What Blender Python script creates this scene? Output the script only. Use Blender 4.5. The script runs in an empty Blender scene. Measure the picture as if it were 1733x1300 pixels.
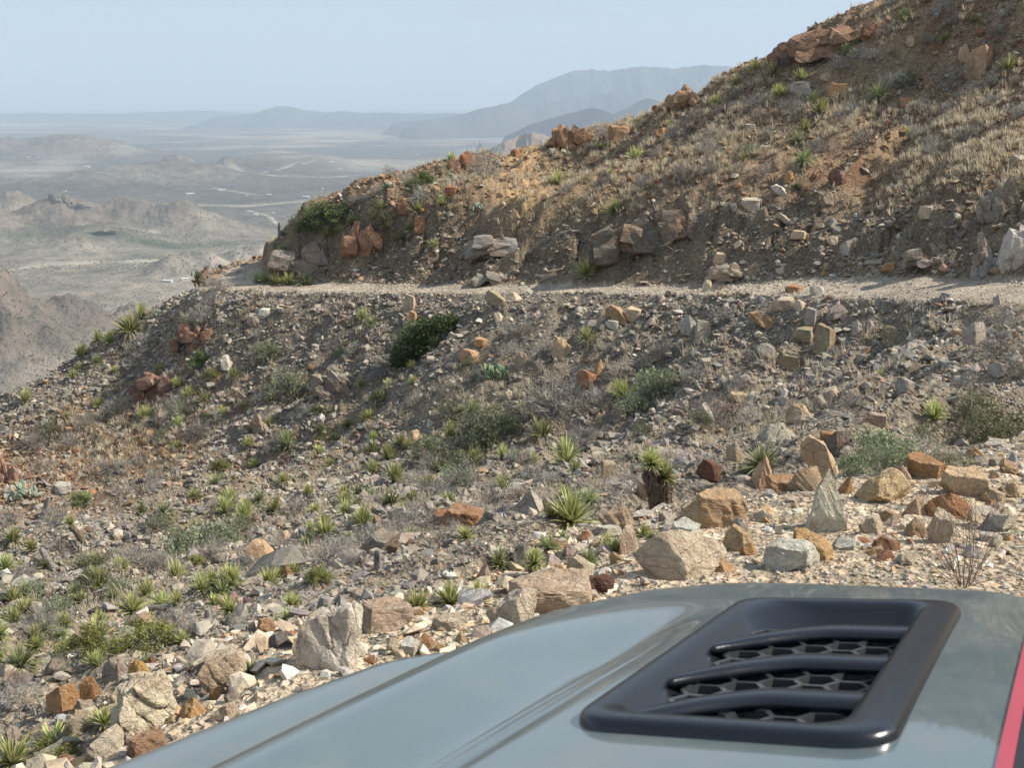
HAZE, EXPO = 1/8800., 0.57
import bpy, bmesh, math, random
import numpy as np
from mathutils import Vector, Matrix
random.seed(7)
RNG = np.random.default_rng(7)
SC = bpy.context.scene
COL = SC.collection
# ------------------------------------------------------------------ camera model (photo 1733 x 1300)
PW, PH, FPX, HOR = 1733.0, 1300.0, 2000.0, 165.0
PITCH = math.atan((PH/2-HOR)/FPX)
CP, SP = math.cos(PITCH), math.sin(PITCH)
def ray(px, py):
    """direction (x right, y forward, z up) scaled so that forward = 1"""
    px = np.asarray(px, float); py = np.asarray(py, float)
    a = (px-PW/2)/FPX; b = -(py-PH/2)/FPX
    dx = a; dy = CP + b*SP; dz = -SP + b*CP
    return dx/dy, dz/dy
def at(px, py, Y):
    kx, kz = ray(px, py)
    return np.array([kx*Y, Y, kz*Y])
def proj(P):
    P = np.atleast_2d(P)
    x, y, z = P[:, 0], P[:, 1], P[:, 2]
    d = y*CP - z*SP; u = y*SP + z*CP
    d = np.where(np.abs(d) < 1e-6, 1e-6, d)
    return PW/2 + FPX*x/d, PH/2 - FPX*u/d, d
# ------------------------------------------------------------------ noise
def _hash(ix, iy, s):
    h = (ix.astype(np.int64)*374761393 + iy.astype(np.int64)*668265263 + s*2147483647) & 0xffffffff
    h = ((h ^ (h >> 13))*1274126177) & 0xffffffff
    h = (h ^ (h >> 16)) & 0xffffffff
    return h.astype(np.float64)/4294967295.0
def vn(x, y, s=0):
    ix = np.floor(x); iy = np.floor(y); fx = x-ix; fy = y-iy
    ux = fx*fx*fx*(fx*(fx*6-15)+10); uy = fy*fy*fy*(fy*(fy*6-15)+10)
    a = _hash(ix, iy, s); b = _hash(ix+1, iy, s); c = _hash(ix, iy+1, s); d = _hash(ix+1, iy+1, s)
    return (a+(b-a)*ux)+((c+(d-c)*ux)-(a+(b-a)*ux))*uy
def fbm(x, y, o=5, s=0, gain=.5, ridged=False):
    t = np.zeros_like(x, dtype=float); a = 1.; n = 0.
    c, sn = math.cos(.65), math.sin(.65)
    for k in range(o):
        v = vn(x+17.3*k, y-9.1*k, s+k*31)*2-1
        if ridged: v = 1-2*np.abs(v)
        t += a*v; n += a; a *= gain
        x, y = (c*x-sn*y)*2.03, (sn*x+c*y)*2.03
    return t/n
def cells(x, y, s=0):
    """distance to nearest feature point and its random id (2D Worley)"""
    ix = np.floor(x); iy = np.floor(y); best = np.full(x.shape, 9.); sec = np.full(x.shape, 9.); idv = np.zeros(x.shape)
    for dx in (-1, 0, 1):
        for dy in (-1, 0, 1):
            jx = ix+dx; jy = iy+dy
            fx = jx+_hash(jx, jy, s); fy = jy+_hash(jx, jy, s+5)
            d = np.hypot(fx-x, fy-y)
            m = d < best
            sec = np.where(m, best, np.minimum(sec, d)); idv = np.where(m, _hash(jx, jy, s+9), idv); best = np.where(m, d, best)
    return best, sec, idv
# ------------------------------------------------------------------ thin plate splines through surveyed points
class TPS:
    def __init__(s, P, reg=.02):
        P = np.asarray(P, float); s.p = P[:, :2].copy(); n = len(P)
        K = s.phi(np.hypot(P[:, None, 0]-P[None, :, 0], P[:, None, 1]-P[None, :, 1])) + reg*np.eye(n)
        Q = np.c_[np.ones(n), P[:, :2]]
        A = np.block([[K, Q], [Q.T, np.zeros((3, 3))]])
        s.w = np.linalg.solve(A, np.r_[P[:, 2], 0, 0, 0])
    @staticmethod
    def phi(r):
        r2 = r*r+1e-12
        return .5*r2*np.log(r2)
    def __call__(s, X, Y):
        X = np.asarray(X, float); Y = np.asarray(Y, float); sh = X.shape; X = X.ravel(); Y = Y.ravel()
        o = np.empty_like(X)
        for i in range(0, len(X), 40000):
            x = X[i:i+40000]; y = Y[i:i+40000]
            r = np.hypot(x[:, None]-s.p[None, :, 0], y[:, None]-s.p[None, :, 1])
            o[i:i+40000] = s.phi(r)@s.w[:-3] + s.w[-3] + s.w[-2]*x + s.w[-1]*y
        return o.reshape(sh)
def pts(L): return [at(*l) for l in L]
OUTER = [(330,491,52.5),(345,491,52),(385,492,51.2),(430,494,50.3),(455,495,49.8),(600,497,47.3),(800,498,44.5),(1000,499,41.5),(1150,500,39),(1300,502,36),(1450,505,33),(1600,510,30),(1733,517,27.5),(1950,528,24.5),(2300,545,22)]
INNER = [(330,490,52.6),(345,486,53),(385,457,56.4),(438,443,59),(460,478,53.2),(600,482,49.9),(800,484,46.3),(1000,486,43.2),(1150,484,41),(1280,482,39),(1400,468,37.5),(1550,468,34.2),(1733,477,31),(1950,478,29),(2300,475,28)]
OP = np.array(pts(OUTER)); IP = np.array(pts(INNER))
def polar(P): return np.degrees(np.arctan2(P[:, 0], P[:, 1])), np.hypot(P[:, 0], P[:, 1])
OA, OR = polar(OP); IA, IR = polar(IP)
def interp(a, A, V): return np.interp(a, A, V)
LOW = pts(OUTER[1:]) + pts([
 (0,695,51),(0,780,46),(0,880,38),(0,980,29),(0,1080,20),(0,1160,13),(0,1230,8),
 (-250,830,46),(-250,950,36),(-250,1100,22),(-250,1230,10),
 (120,625,52.5),(220,560,53),(290,520,53),
 (250,620,50.5),(250,720,46),(250,820,40),(250,920,31),(250,1010,21.5),(250,1080,13),(250,1140,8),
 (500,580,46.4),(500,680,42.8),(500,780,39),(500,880,31),(500,960,22),(500,1020,13),(500,1050,8),
 (750,580,42.2),(750,660,39),(750,750,36),(750,840,28),(750,920,19),(750,980,11),(750,1010,7),
 (1000,570,39.2),(1000,660,36),(1000,750,32.5),(1000,830,24),(1000,900,15),(1000,950,8.5),
 (1250,570,35),(1250,650,31.5),(1250,720,26),(1250,780,18),(1250,820,11),
 (1500,570,30.8),(1500,640,26.5),(1500,700,20.5),(1500,745,14),(1500,770,10),
 (1700,570,24.5),(1700,630,20.5),(1700,690,16),(1700,735,11),
 (1950,590,20),(1950,660,15),(1950,720,11),(2300,620,16),
 # the shoulder of the near road
 (100,1290,3.2),(250,1215,3.5),(420,1150,3.7),(560,1105,3.9),(700,1065,4.2),(870,1015,4.6),(1000,978,5.0),
 (1120,930,5.4),(1250,860,6.2),(1380,825,6.7),(1500,795,7.1),(1620,780,7.3),(1733,768,7.5),(1950,745,7.8),
 (1250,985,4.5),(1500,985,4.4),(1733,1000,4.3),(1500,880,5.6),(1733,880,5.6)])
LOW += [np.array(p, float) for p in [(0,0,-1.72),(0,2,-1.78),(1.5,2.5,-1.82),(3,3,-1.8),(5,5,-1.9),(7,7,-2.0),(-1.5,1.2,-1.85),(-1.3,-3,-1.6),(2,-4,-1.4),(-4,-4,-3.2),(-5,1,-3.9),(-9,4,-6.3),(-14,0,-8.5),
  (8,0,-1),(13,3,1.2),(18,8,2),(8,-8,0),(-20,14,-11.5),(-28,24,-14.5),(-40,40,-24),(-42,60,-33),(-26,62,-24),(-17,62,-17),(-14,75,-22),(-30,80,-36),(-50,20,-24),(-40,0,-20),(0,90,-32),(13,12.5,-2.6),(17,20,-3.2)]]
SKY = [(496,396,54.6),(560,352,55.5),(640,312,56.5),(720,287,57.5),(800,266,58.5),(870,262,60),(930,250,60),(1000,226,59),(1060,217,58),(1130,188,57),(1240,126,55.5),(1310,94,55),(1400,54,54),(1500,4,53),(1620,-50,51.5),(1733,-105,50),(1950,-150,48),(2300,-190,46)]
UPP = pts(INNER[4:]) + pts([
 (470,460,53.6),(480,436,54.2),(520,430,53.4),(560,430,52.6),(650,440,51.2),(800,440,48.4),(900,430,46.8),(1000,415,45.4),(1100,395,44.2),(1180,370,43.6),
 (1250,420,41),(1350,395,40.2),(1500,395,37.4),(1650,370,34.8),(1733,370,33.2),
 (560,380,53.5),(650,370,52),(750,370,50.5),(850,370,49),(950,350,48.5),(1080,320,47.5),(1200,290,46),(1350,300,43.5),(1500,300,41),(1700,270,38),
 (720,320,55.5),(850,310,54.5),(950,290,54),(1080,260,53),(1200,210,51.5),(1350,180,49.5),(1500,160,47.5),(1700,120,44.5),(1950,270,35),(2300,260,34)]+SKY)
for (px, py, Y) in SKY:
    a = at(px, py, Y); d = a[:2]/np.hypot(*a[:2])
    for dr, dz in ((7,-3.2),(16,-9.5),(34,-23)):
        UPP.append(np.array([a[0]+d[0]*dr, a[1]+d[1]*dr, a[2]+dz]))
UPP += [at(440,443,59.2), at(400,452,58.5), at(340,490,54), np.array([-20,66,-14.]), np.array([-12.5,68,-9.])]
LT, UT = TPS(LOW), TPS(UPP)
PLAIN = -250.
def near_edge(az):
    return np.interp(az, [-180,-100,-60,-40,-22,-17,-9,0,5.5,11,16,20,23.5,30,40,60,90,180],
                       [3.5,2.4,2.4,2.7,3.3,3.55,3.9,4.5,5.15,6.2,7.0,7.7,8.2,9.2,11,12,9,3.5])
def near_h(X, Y, detail=True):
    """returns height and a zone number: 0 below the road, 1 road, 2 above it, 3 shoulder of the near road"""
    X = np.asarray(X, float); Y = np.asarray(Y, float)
    az = np.degrees(np.arctan2(X, Y)); r = np.hypot(X, Y)
    ro = interp(az, OA, OR); ri = interp(az, IA, IR)
    zo = interp(az, OA, OP[:, 2]); zi = interp(az, IA, IP[:, 2])
    wob = .35*fbm(X*.35, Y*.35, 3, 50)
    lo = LT(X, Y)
    s = np.sin(np.radians(az)); c = np.cos(np.radians(az))
    nowrd = (az < OA[0]) | (az > 75)
    lo_e = LT(ro*s, ro*c); up_e = UT(ri*s, ri*c)
    fade = np.clip((az-OA[0])/1.2, 0, 1)
    z = lo + (zo-lo_e)*fade*np.exp(-np.clip(ro-r, 0, 99)/1.6)
    t = np.clip((r-ro)/np.maximum(ri-ro, .05), 0, 1)
    zr = zo+(zi-zo)*t
    up = UT(X, Y) + (zi-up_e)*np.exp(-np.clip(r-ri, 0, 99)/1.2)
    zone = np.where(r < ro+wob*.8, 0, np.where(r < ri+wob, 1, 2))
    z = np.where(nowrd, lo, np.where(r < ro, z, np.where(r < ri, zr, up)))
    zone = np.where(nowrd, 0, zone)
    # the near road and its shoulder
    nr = near_edge(az)
    zone = np.where((r < nr*1.04+wob*.5) & (az < 50), 3, zone)
    if detail:
        rough = np.where(zone == 1, .10, np.where(zone == 3, 0., 1.))
        soft = np.clip(np.minimum(np.abs(r-ro), np.abs(r-ri))/1.5, .15, 1)
        rs = np.clip((r/nr-.45)/1.1, 0, 1); rs = .10+.9*rs*rs*(3-2*rs); rs = np.where(az < 50, rs, .3)
        rough = np.where(zone == 1, .1, np.minimum(soft, rs))
        # gullies and steps running down the fall line (down-left)
        u = (X*.71-Y*.70); v = (X*.70+Y*.71)
        d = .30*fbm(u*.12, v*.2, 3, 3) + .58*fbm(u*.5, v*.10, 4, 11, ridged=True) + .2*fbm(u*.6, v*.6, 3, 15, ridged=True) + .16*fbm(X*1.3, Y*1.3, 4, 21) + .05*fbm(X*5, Y*5, 3, 33)
        # broken rock ledges on the cut above the far road and on the crest
        b, s2, idv = cells(X*.75+.3*fbm(X, Y, 2, 8), Y*.75, 4)
        cut = np.exp(-((r-ri-1.9)/2.2)**2)*(zone == 2)
        d = d*(1-.2*cut) + cut*(idv-.5)*.55 - cut*.2*np.exp(-((s2-b)/.10)**2)
        g = np.exp(-np.clip(r-3, 0, 99)/9)
        d = d*(1-.55*g)
        z = z + d*rough*np.where(zone == 2, 1.0, .95)
    far = np.clip((r-88)/10, 0, 1)
    return z, zone
# hills of the valley: (px of top, py of top, py of base, half width px, distance scale by base)
def base_dist(px, py):
    kx, kz = ray(px, py)
    return PLAIN/kz
HILLS = []
for (px, pt, pb, w, sharp, depth) in [
  (125,226,268,105,1.2,1.3),(55,240,268,70,1.5,1.2),(0,236,270,60,1.4,1.2),(205,250,270,50,1.5,1.1),(300,262,303,48,1.1,1.0),(378,264,300,34,1.1,1.0),(180,285,318,130,1.7,1.4),(440,262,282,90,1.5,1.2),(300,275,312,130,1.8,1.2),
  (545,262,276,60,1.4,1.0),(100,333,402,110,1.3,1.2),(215,333,398,70,1.2,1.0),(300,340,400,75,1.5,1.0),(20,322,372,60,1.3,1.1),(150,385,420,140,1.8,1.0),(360,372,398,80,1.6,.9),(-80,330,420,90,1.5,1.2),
  (330,425,470,90,1.5,.8),(420,418,452,70,1.6,.8),(-40,440,640,170,1.25,.9),(120,500,610,110,1.5,.7),(215,512,570,60,1.5,.5),(-300,420,650,200,1.3,1.)]:
    Yb = float(base_dist(px, pb)); top = at(px, pt, Yb)
    HILLS.append((top[0], Yb, top[2]-PLAIN, w*Yb/FPX, sharp, depth))
def plain_h(X, Y):
    z = np.full(X.shape, PLAIN) + 7*fbm(X/420., Y/420., 4, 70) + 14*fbm(X/2500., Y/2500., 3, 71)
    for i, (hx, hy, hh, hw, sh, dp) in enumerate(HILLS):
        dx = (X-hx)/hw; dy = (Y-hy)/(hw*dp)
        m = (np.abs(dx) < 3.2) & (np.abs(dy) < 3.2)
        if not m.any(): continue
        x = dx[m]; y = dy[m]
        wx = .28*fbm(x*1.5+i, y*1.5, 4, 80+i); wy = .28*fbm(x*1.5, y*1.5+i, 4, 95+i)
        d = np.hypot(x+wx, y+wy)
        rg = fbm(x*2.0+3*i, y*2.0, 4, 110+i, ridged=True)
        e = np.clip(1/(1+np.power(d*1.25, 1.5+.5*sh))-.07, 0, 1)/.93*np.clip(3.2-d, 0, 1)
        hgt = (hh*e*(.99+.06*rg*np.clip(d*1.6, 0, 1)*np.clip(1.6-d,0,1)))
        hgt = hgt*(1+.05*fbm(x*6, y*6, 4, 130+i)+(.11 if i < 16 else .04)*fbm(x*4.5, y*4.5, 4, 150+i, ridged=True)*np.clip(d*1.5, 0, 1)); add = np.maximum(z[m]-PLAIN, 0)
        z[m] = PLAIN+np.minimum(z[m]-PLAIN, 0)+np.power(add**2.5+np.maximum(hgt, 0)**2.5, .4)
    return z
def H(X, Y, detail=True):
    X = np.atleast_1d(np.asarray(X, float)); Y = np.atleast_1d(np.asarray(Y, float))
    r = np.hypot(X, Y)
    z = np.empty(X.shape); zone = np.zeros(X.shape, int)
    n = r < 96
    if n.any(): z[n], zone[n] = near_h(X[n], Y[n], detail)
    f = ~n
    if f.any():
        x = X[f]; y = Y[f]; rr = r[f]
        e, _ = near_h(x/rr*95.9, y/rr*95.9, False)
        fl = e - .62*(rr-95.9) + np.clip((rr-95.9)/80, 0, 1)*14*fbm(x/70, y/70, 4, 60)
        z[f] = np.maximum(fl, plain_h(x, y)); zone[f] = np.where(fl > PLAIN+25, 4, 5)
    return z, zone
# ---- first hit of a pixel ray with the ground (to survey where things stand)
_rs = np.exp(np.arange(math.log(2.2), math.log(96), .0022))
def hit(px, py):
    kx, kz = ray(px, py)
    n = math.hypot(kx, 1)
    x = _rs*kx/n; y = _rs/n; zz = _rs*kz/n
    if not hasattr(hit, 'cache'): hit.cache = {}
    z, _ = near_h(x, y)
    b = np.nonzero(z > zz)[0]
    if len(b) == 0: return None
    i = b[0]
    if i == 0: return np.array([x[0], y[0], z[0]])
    return np.array([x[i], y[i], z[i]])
# ------------------------------------------------------------------ mesh helpers
def link(name, me, mat=None, parent=None):
    o = bpy.data.objects.new(name, me); COL.objects.link(o)
    if mat is not None and me is not None and len(me.materials) == 0: me.materials.append(mat)
    if parent is not None: o.parent = parent
    return o
def mesh_np(name, V, F, smooth=False, colors=None, fcount=None):
    """V (n,3), F (m,k) all with k corners"""
    V = np.asarray(V, np.float32); F = np.asarray(F, np.int32)
    me = bpy.data.meshes.new(name)
    me.vertices.add(len(V)); me.vertices.foreach_set('co', V.ravel())
    k = F.shape[1]
    me.loops.add(F.size); me.loops.foreach_set('vertex_index', F.ravel())
    me.polygons.add(len(F))
    me.polygons.foreach_set('loop_start', np.arange(0, F.size, k, dtype=np.int32))
    me.polygons.foreach_set('use_smooth', np.full(len(F), bool(smooth)))
    if colors is not None:
        at_ = me.color_attributes.new('Col', 'FLOAT_COLOR', 'POINT')
        c = np.ones((len(V), 4), np.float32); c[:, :colors.shape[1]] = colors
        at_.data.foreach_set('color', c.ravel())
    me.update(calc_edges=True)
    return me
def tag(o, label=None, cat=None, group=None, kind=None):
    if label: o['label'] = label
    if cat: o['category'] = cat
    if group: o['group'] = group
    if kind: o['kind'] = kind
    return o
def grid_faces(ni, nj, wrap=False):
    i = np.arange(ni-1)[:, None]; j = np.arange(nj if wrap else nj-1)[None, :]
    a = i*nj+j; b = i*nj+(j+1) % nj; c = (i+1)*nj+(j+1) % nj; d = (i+1)*nj+j
    return np.stack([a, b, c, d], -1).reshape(-1, 4)
# ------------------------------------------------------------------ materials
class NT:
    def __init__(s, name):
        s.m = bpy.data.materials.new(name); s.m.use_nodes = True
        s.n = s.m.node_tree.nodes; s.l = s.m.node_tree.links; s.n.clear()
        s.out = s.n.new('ShaderNodeOutputMaterial'); s.b = s.n.new('ShaderNodeBsdfPrincipled')
        s.l.new(s.b.outputs[0], s.out.inputs[0])
    def node(s, t, **kw):
        n = s.n.new(t)
        for k, v in kw.items(): setattr(n, k, v)
        return n
    def set(s, sock, v):
        if hasattr(v, 'is_linked') or isinstance(v, bpy.types.NodeSocket): s.l.new(v, sock)
        else:
            if isinstance(v, (tuple, list)) and len(v) == 3 and sock.type == 'RGBA': v = (*v, 1)
            sock.default_value = v
    def P(s, **kw):
        for k, v in kw.items(): s.set(s.b.inputs[k.replace('_', ' ')], v)
        return s
    def pos(s): return s.node('ShaderNodeNewGeometry').outputs['Position']
    def obj(s): return s.node('ShaderNodeTexCoord').outputs['Object']
    def noise(s, vec, scale, detail=4, rough=.55, fac=True):
        n = s.node('ShaderNodeTexNoise'); s.set(n.inputs['Vector'], vec); s.set(n.inputs['Scale'], scale)
        n.inputs['Detail'].default_value = detail; n.inputs['Roughness'].default_value = rough
        return n.outputs['Fac' if fac else 'Color']
    def vor(s, vec, scale, out='Color', feature='F1', rand=1.):
        n = s.node('ShaderNodeTexVoronoi'); n.feature = feature
        s.set(n.inputs['Vector'], vec); s.set(n.inputs['Scale'], scale); n.inputs['Randomness'].default_value = rand
        return n.outputs[out]
    def ramp(s, fac, stops, interp='LINEAR'):
        n = s.node('ShaderNodeValToRGB'); n.color_ramp.interpolation = interp
        e = n.color_ramp.elements
        while len(e) > 1: e.remove(e[-1])
        for i, (p, c) in enumerate(stops):
            if i == 0: e[0].position = p; el = e[0]
            else: el = e.new(p)
            el.color = (*c, 1) if isinstance(c, (tuple, list)) else (c, c, c, 1)
        s.set(n.inputs[0], fac); return n.outputs[0]
    def mix(s, f, a, b, mode='MIX'):
        n = s.node('ShaderNodeMix'); n.data_type = 'RGBA'; n.blend_type = mode
        s.set(n.inputs[0], f); s.set(n.inputs[6], a); s.set(n.inputs[7], b); return n.outputs[2]
    def math(s, op, a, b=0., clamp=False):
        n = s.node('ShaderNodeMath'); n.operation = op; n.use_clamp = clamp
        s.set(n.inputs[0], a); s.set(n.inputs[1], b); return n.outputs[0]
    def map(s, vec, scale=(1, 1, 1), rot=(0, 0, 0)):
        n = s.node('ShaderNodeMapping'); s.set(n.inputs[0], vec); n.inputs['Scale'].default_value = scale; n.inputs['Rotation'].default_value = rot
        return n.outputs[0]
    def bump(s, h, strength=.5, dist=.02, normal=None):
        n = s.node('ShaderNodeBump'); n.inputs['Strength'].default_value = strength; n.inputs['Distance'].default_value = dist
        s.set(n.inputs['Height'], h)
        if normal is not None: s.set(n.inputs['Normal'], normal)
        return n.outputs[0]
    def attr(s, name='Col'):
        n = s.node('ShaderNodeAttribute'); n.attribute_name = name; return n
    def hsv(s, c, h=.5, sat=1., v=1.):
        n = s.node('ShaderNodeHueSaturation'); s.set(n.inputs['Hue'], h); s.set(n.inputs['Saturation'], sat); s.set(n.inputs['Value'], v); s.set(n.inputs['Color'], c)
        return n.outputs[0]
def M_ground():
    t = NT('stony_ground'); p = t.pos(); c = t.attr().outputs['Color']
    a = t.noise(p, .9, 6, .62); b = t.noise(p, 9, 5, .65)
    c = t.mix(1, c, t.ramp(a, [(.3, (.72, .70, .68)), (.7, (1.25, 1.22, 1.16))]), 'MULTIPLY')
    c = t.mix(1, c, t.ramp(b, [(.3, (.66, .65, .64)), (.7, (1.3, 1.28, 1.25))]), 'MULTIPLY')
    v = t.vor(p, 22, 'Color'); d = t.vor(p, 22, 'Distance')
    sep = t.node('ShaderNodeSeparateColor'); t.set(sep.inputs[0], v)
    st = t.ramp(sep.outputs[0], [(0, (.55, .55, .56)), (.35, (.95, .93, .9)), (.7, (1.25, 1.15, 1.0)), (.92, (1.5, 1.45, 1.4)), (1, (1.3, .9, .65))])
    c = t.mix(.75, c, t.mix(1, c, st, 'MULTIPLY'))
    v2 = t.vor(p, 60, 'Color'); sep2 = t.node('ShaderNodeSeparateColor'); t.set(sep2.inputs[0], v2)
    c = t.mix(.6, c, t.mix(1, c, t.ramp(sep2.outputs[1], [(0, .6), (1, 1.4)]), 'MULTIPLY'))
    n1 = t.bump(d, .9, .035); n2 = t.bump(t.vor(p, 60, 'Distance'), .7, .012, n1); n3 = t.bump(b, .6, .05, n2)
    return t.P(Base_Color=c, Roughness=.95, Normal=n3, Specular_IOR_Level=.15).m
def M_stone():          # rubble: colour of each stone is stored on the mesh
    t = NT('rubble_stone'); p = t.pos(); c = t.attr().outputs['Color']
    n = t.noise(p, 14, 5, .65)
    c = t.mix(1, c, t.ramp(n, [(.3, (.7, .68, .66)), (.7, (1.22, 1.2, 1.16))]), 'MULTIPLY')
    return t.P(Base_Color=c, Roughness=.9, Specular_IOR_Level=.2, Normal=t.bump(n, .6, .03)).m
def M_rock():           # single rocks: colour of each is the object colour
    t = NT('weathered_rock'); oi = t.node('ShaderNodeObjectInfo'); p = t.obj(); c0 = oi.outputs['Color']
    off = t.node('ShaderNodeVectorMath'); off.operation = 'ADD'
    comb = t.node('ShaderNodeCombineXYZ'); t.set(comb.inputs[0], t.math('MULTIPLY', oi.outputs['Random'], 37.)); t.set(comb.inputs[1], t.math('MULTIPLY', oi.outputs['Random'], 11.))
    t.set(off.inputs[0], p); t.set(off.inputs[1], comb.outputs[0]); q = off.outputs[0]
    big = t.noise(q, 1.1, 4, .6); mid = t.noise(q, 4.5, 6, .68); fine = t.noise(q, 22, 5, .7)
    layer = t.noise(t.map(q, (1, 1, 5.5)), 1.6, 4, .6)
    rust = t.mix(.5, c0, (.36, .17, .07), 'MIX'); pale = t.mix(.5, c0, (.62, .56, .46))
    c = t.mix(t.ramp(big, [(.42, 0), (.6, .75)]), c0, rust)
    c = t.mix(t.ramp(layer, [(.52, 0), (.68, .55)]), c, pale)
    c = t.mix(1, c, t.ramp(mid, [(.25, (.6, .58, .56)), (.5, (1, 1, 1)), (.75, (1.2, 1.18, 1.14))]), 'MULTIPLY')
    c = t.mix(1, c, t.ramp(fine, [(.3, .78), (.7, 1.15)]), 'MULTIPLY')
    crack = t.vor(t.map(q, (1, 1, 1.6)), 1.7, 'Distance', 'DISTANCE_TO_EDGE')
    ck = t.ramp(crack, [(0, .55), (.035, 1)])
    c = t.mix(.6, c, t.mix(1, c, ck, 'MULTIPLY'))
    h = t.math('ADD', t.math('MULTIPLY', mid, 1.), t.math('MULTIPLY', fine, .35))
    nm = t.bump(h, .75, .12); nm = t.bump(ck, .35, .05, nm)
    return t.P(Base_Color=c, Roughness=.88, Specular_IOR_Level=.22, Normal=nm).m
def M_leaf(name, base, tip, sat=1., trans=.25):   # leaves vary from base to tip (attribute) and from plant to plant
    t = NT(name); oi = t.node('ShaderNodeObjectInfo'); a = t.attr('tip').outputs['Fac']
    c = t.mix(a, base, tip)
    r = oi.outputs['Random']
    c = t.hsv(c, t.math('ADD', .485, t.math('MULTIPLY', r, .03)), sat, t.math('ADD', .72, t.math('MULTIPLY', r, .55)))
    n = t.noise(t.pos(), 30, 2, .5)
    c = t.mix(1, c, t.ramp(n, [(.3, .7), (.7, 1.25)]), 'MULTIPLY')
    t.P(Base_Color=c, Roughness=.6, Specular_IOR_Level=.3)
    tr = t.node('ShaderNodeBsdfTranslucent'); t.set(tr.inputs[0], c); mx = t.node('ShaderNodeMixShader'); mx.inputs[0].default_value = trans
    t.l.new(t.b.outputs[0], mx.inputs[1]); t.l.new(tr.outputs[0], mx.inputs[2]); t.l.new(mx.outputs[0], t.out.inputs[0])
    return t.m
def M_plain():
    t = NT('desert_floor'); p = t.pos(); c = t.attr().outputs['Color']
    a = t.noise(p, .004, 7, .62); b = t.noise(t.map(p, (1, 1.0, 1)), .03, 6, .66); s = t.noise(p, .16, 4, .7)
    c = t.mix(1, c, t.ramp(a, [(.3, (.75, .76, .78)), (.7, (1.22, 1.2, 1.16))]), 'MULTIPLY')
    c = t.mix(1, c, t.ramp(b, [(.32, (.62, .66, .64)), (.68, (1.3, 1.26, 1.2))]), 'MULTIPLY')
    c = t.mix(t.ramp(s, [(.56, 0), (.66, .55)]), c, (.075, .08, .06))
    nm = t.bump(b, .8, 14.); nm = t.bump(s, .6, 1.2, nm)
    return t.P(Base_Color=c, Roughness=1., Specular_IOR_Level=0., Normal=nm).m
def M_mount():
    t = NT('mountain_rock'); p = t.pos()
    a = t.noise(p, .002, 7, .65); b = t.noise(t.map(p, (1, 1, 3)), .008, 5, .65)
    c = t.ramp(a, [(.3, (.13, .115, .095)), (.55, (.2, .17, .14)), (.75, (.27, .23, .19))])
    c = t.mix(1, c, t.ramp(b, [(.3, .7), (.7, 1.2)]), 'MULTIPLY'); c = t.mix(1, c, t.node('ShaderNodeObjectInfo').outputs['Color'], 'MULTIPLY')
    return t.P(Base_Color=c, Roughness=1., Specular_IOR_Level=0., Normal=t.bump(b, .6, 60.)).m
def M_simple(name, col, rough=.8, spec=.3, metal=0., coat=0., var=.2, scale=6):
    t = NT(name); n = t.noise(t.obj(), scale, 4, .6)
    c = t.mix(1, (*col, 1), t.ramp(n, [(.3, 1-var), (.7, 1+var)]), 'MULTIPLY')
    t.P(Base_Color=c, Roughness=rough, Specular_IOR_Level=spec, Metallic=metal)
    if coat: t.P(Coat_Weight=coat, Coat_Roughness=.03)
    return t.m
MT = dict(ground=M_ground(), stone=M_stone(), rock=M_rock(), plain=M_plain(), mount=M_mount())
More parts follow.
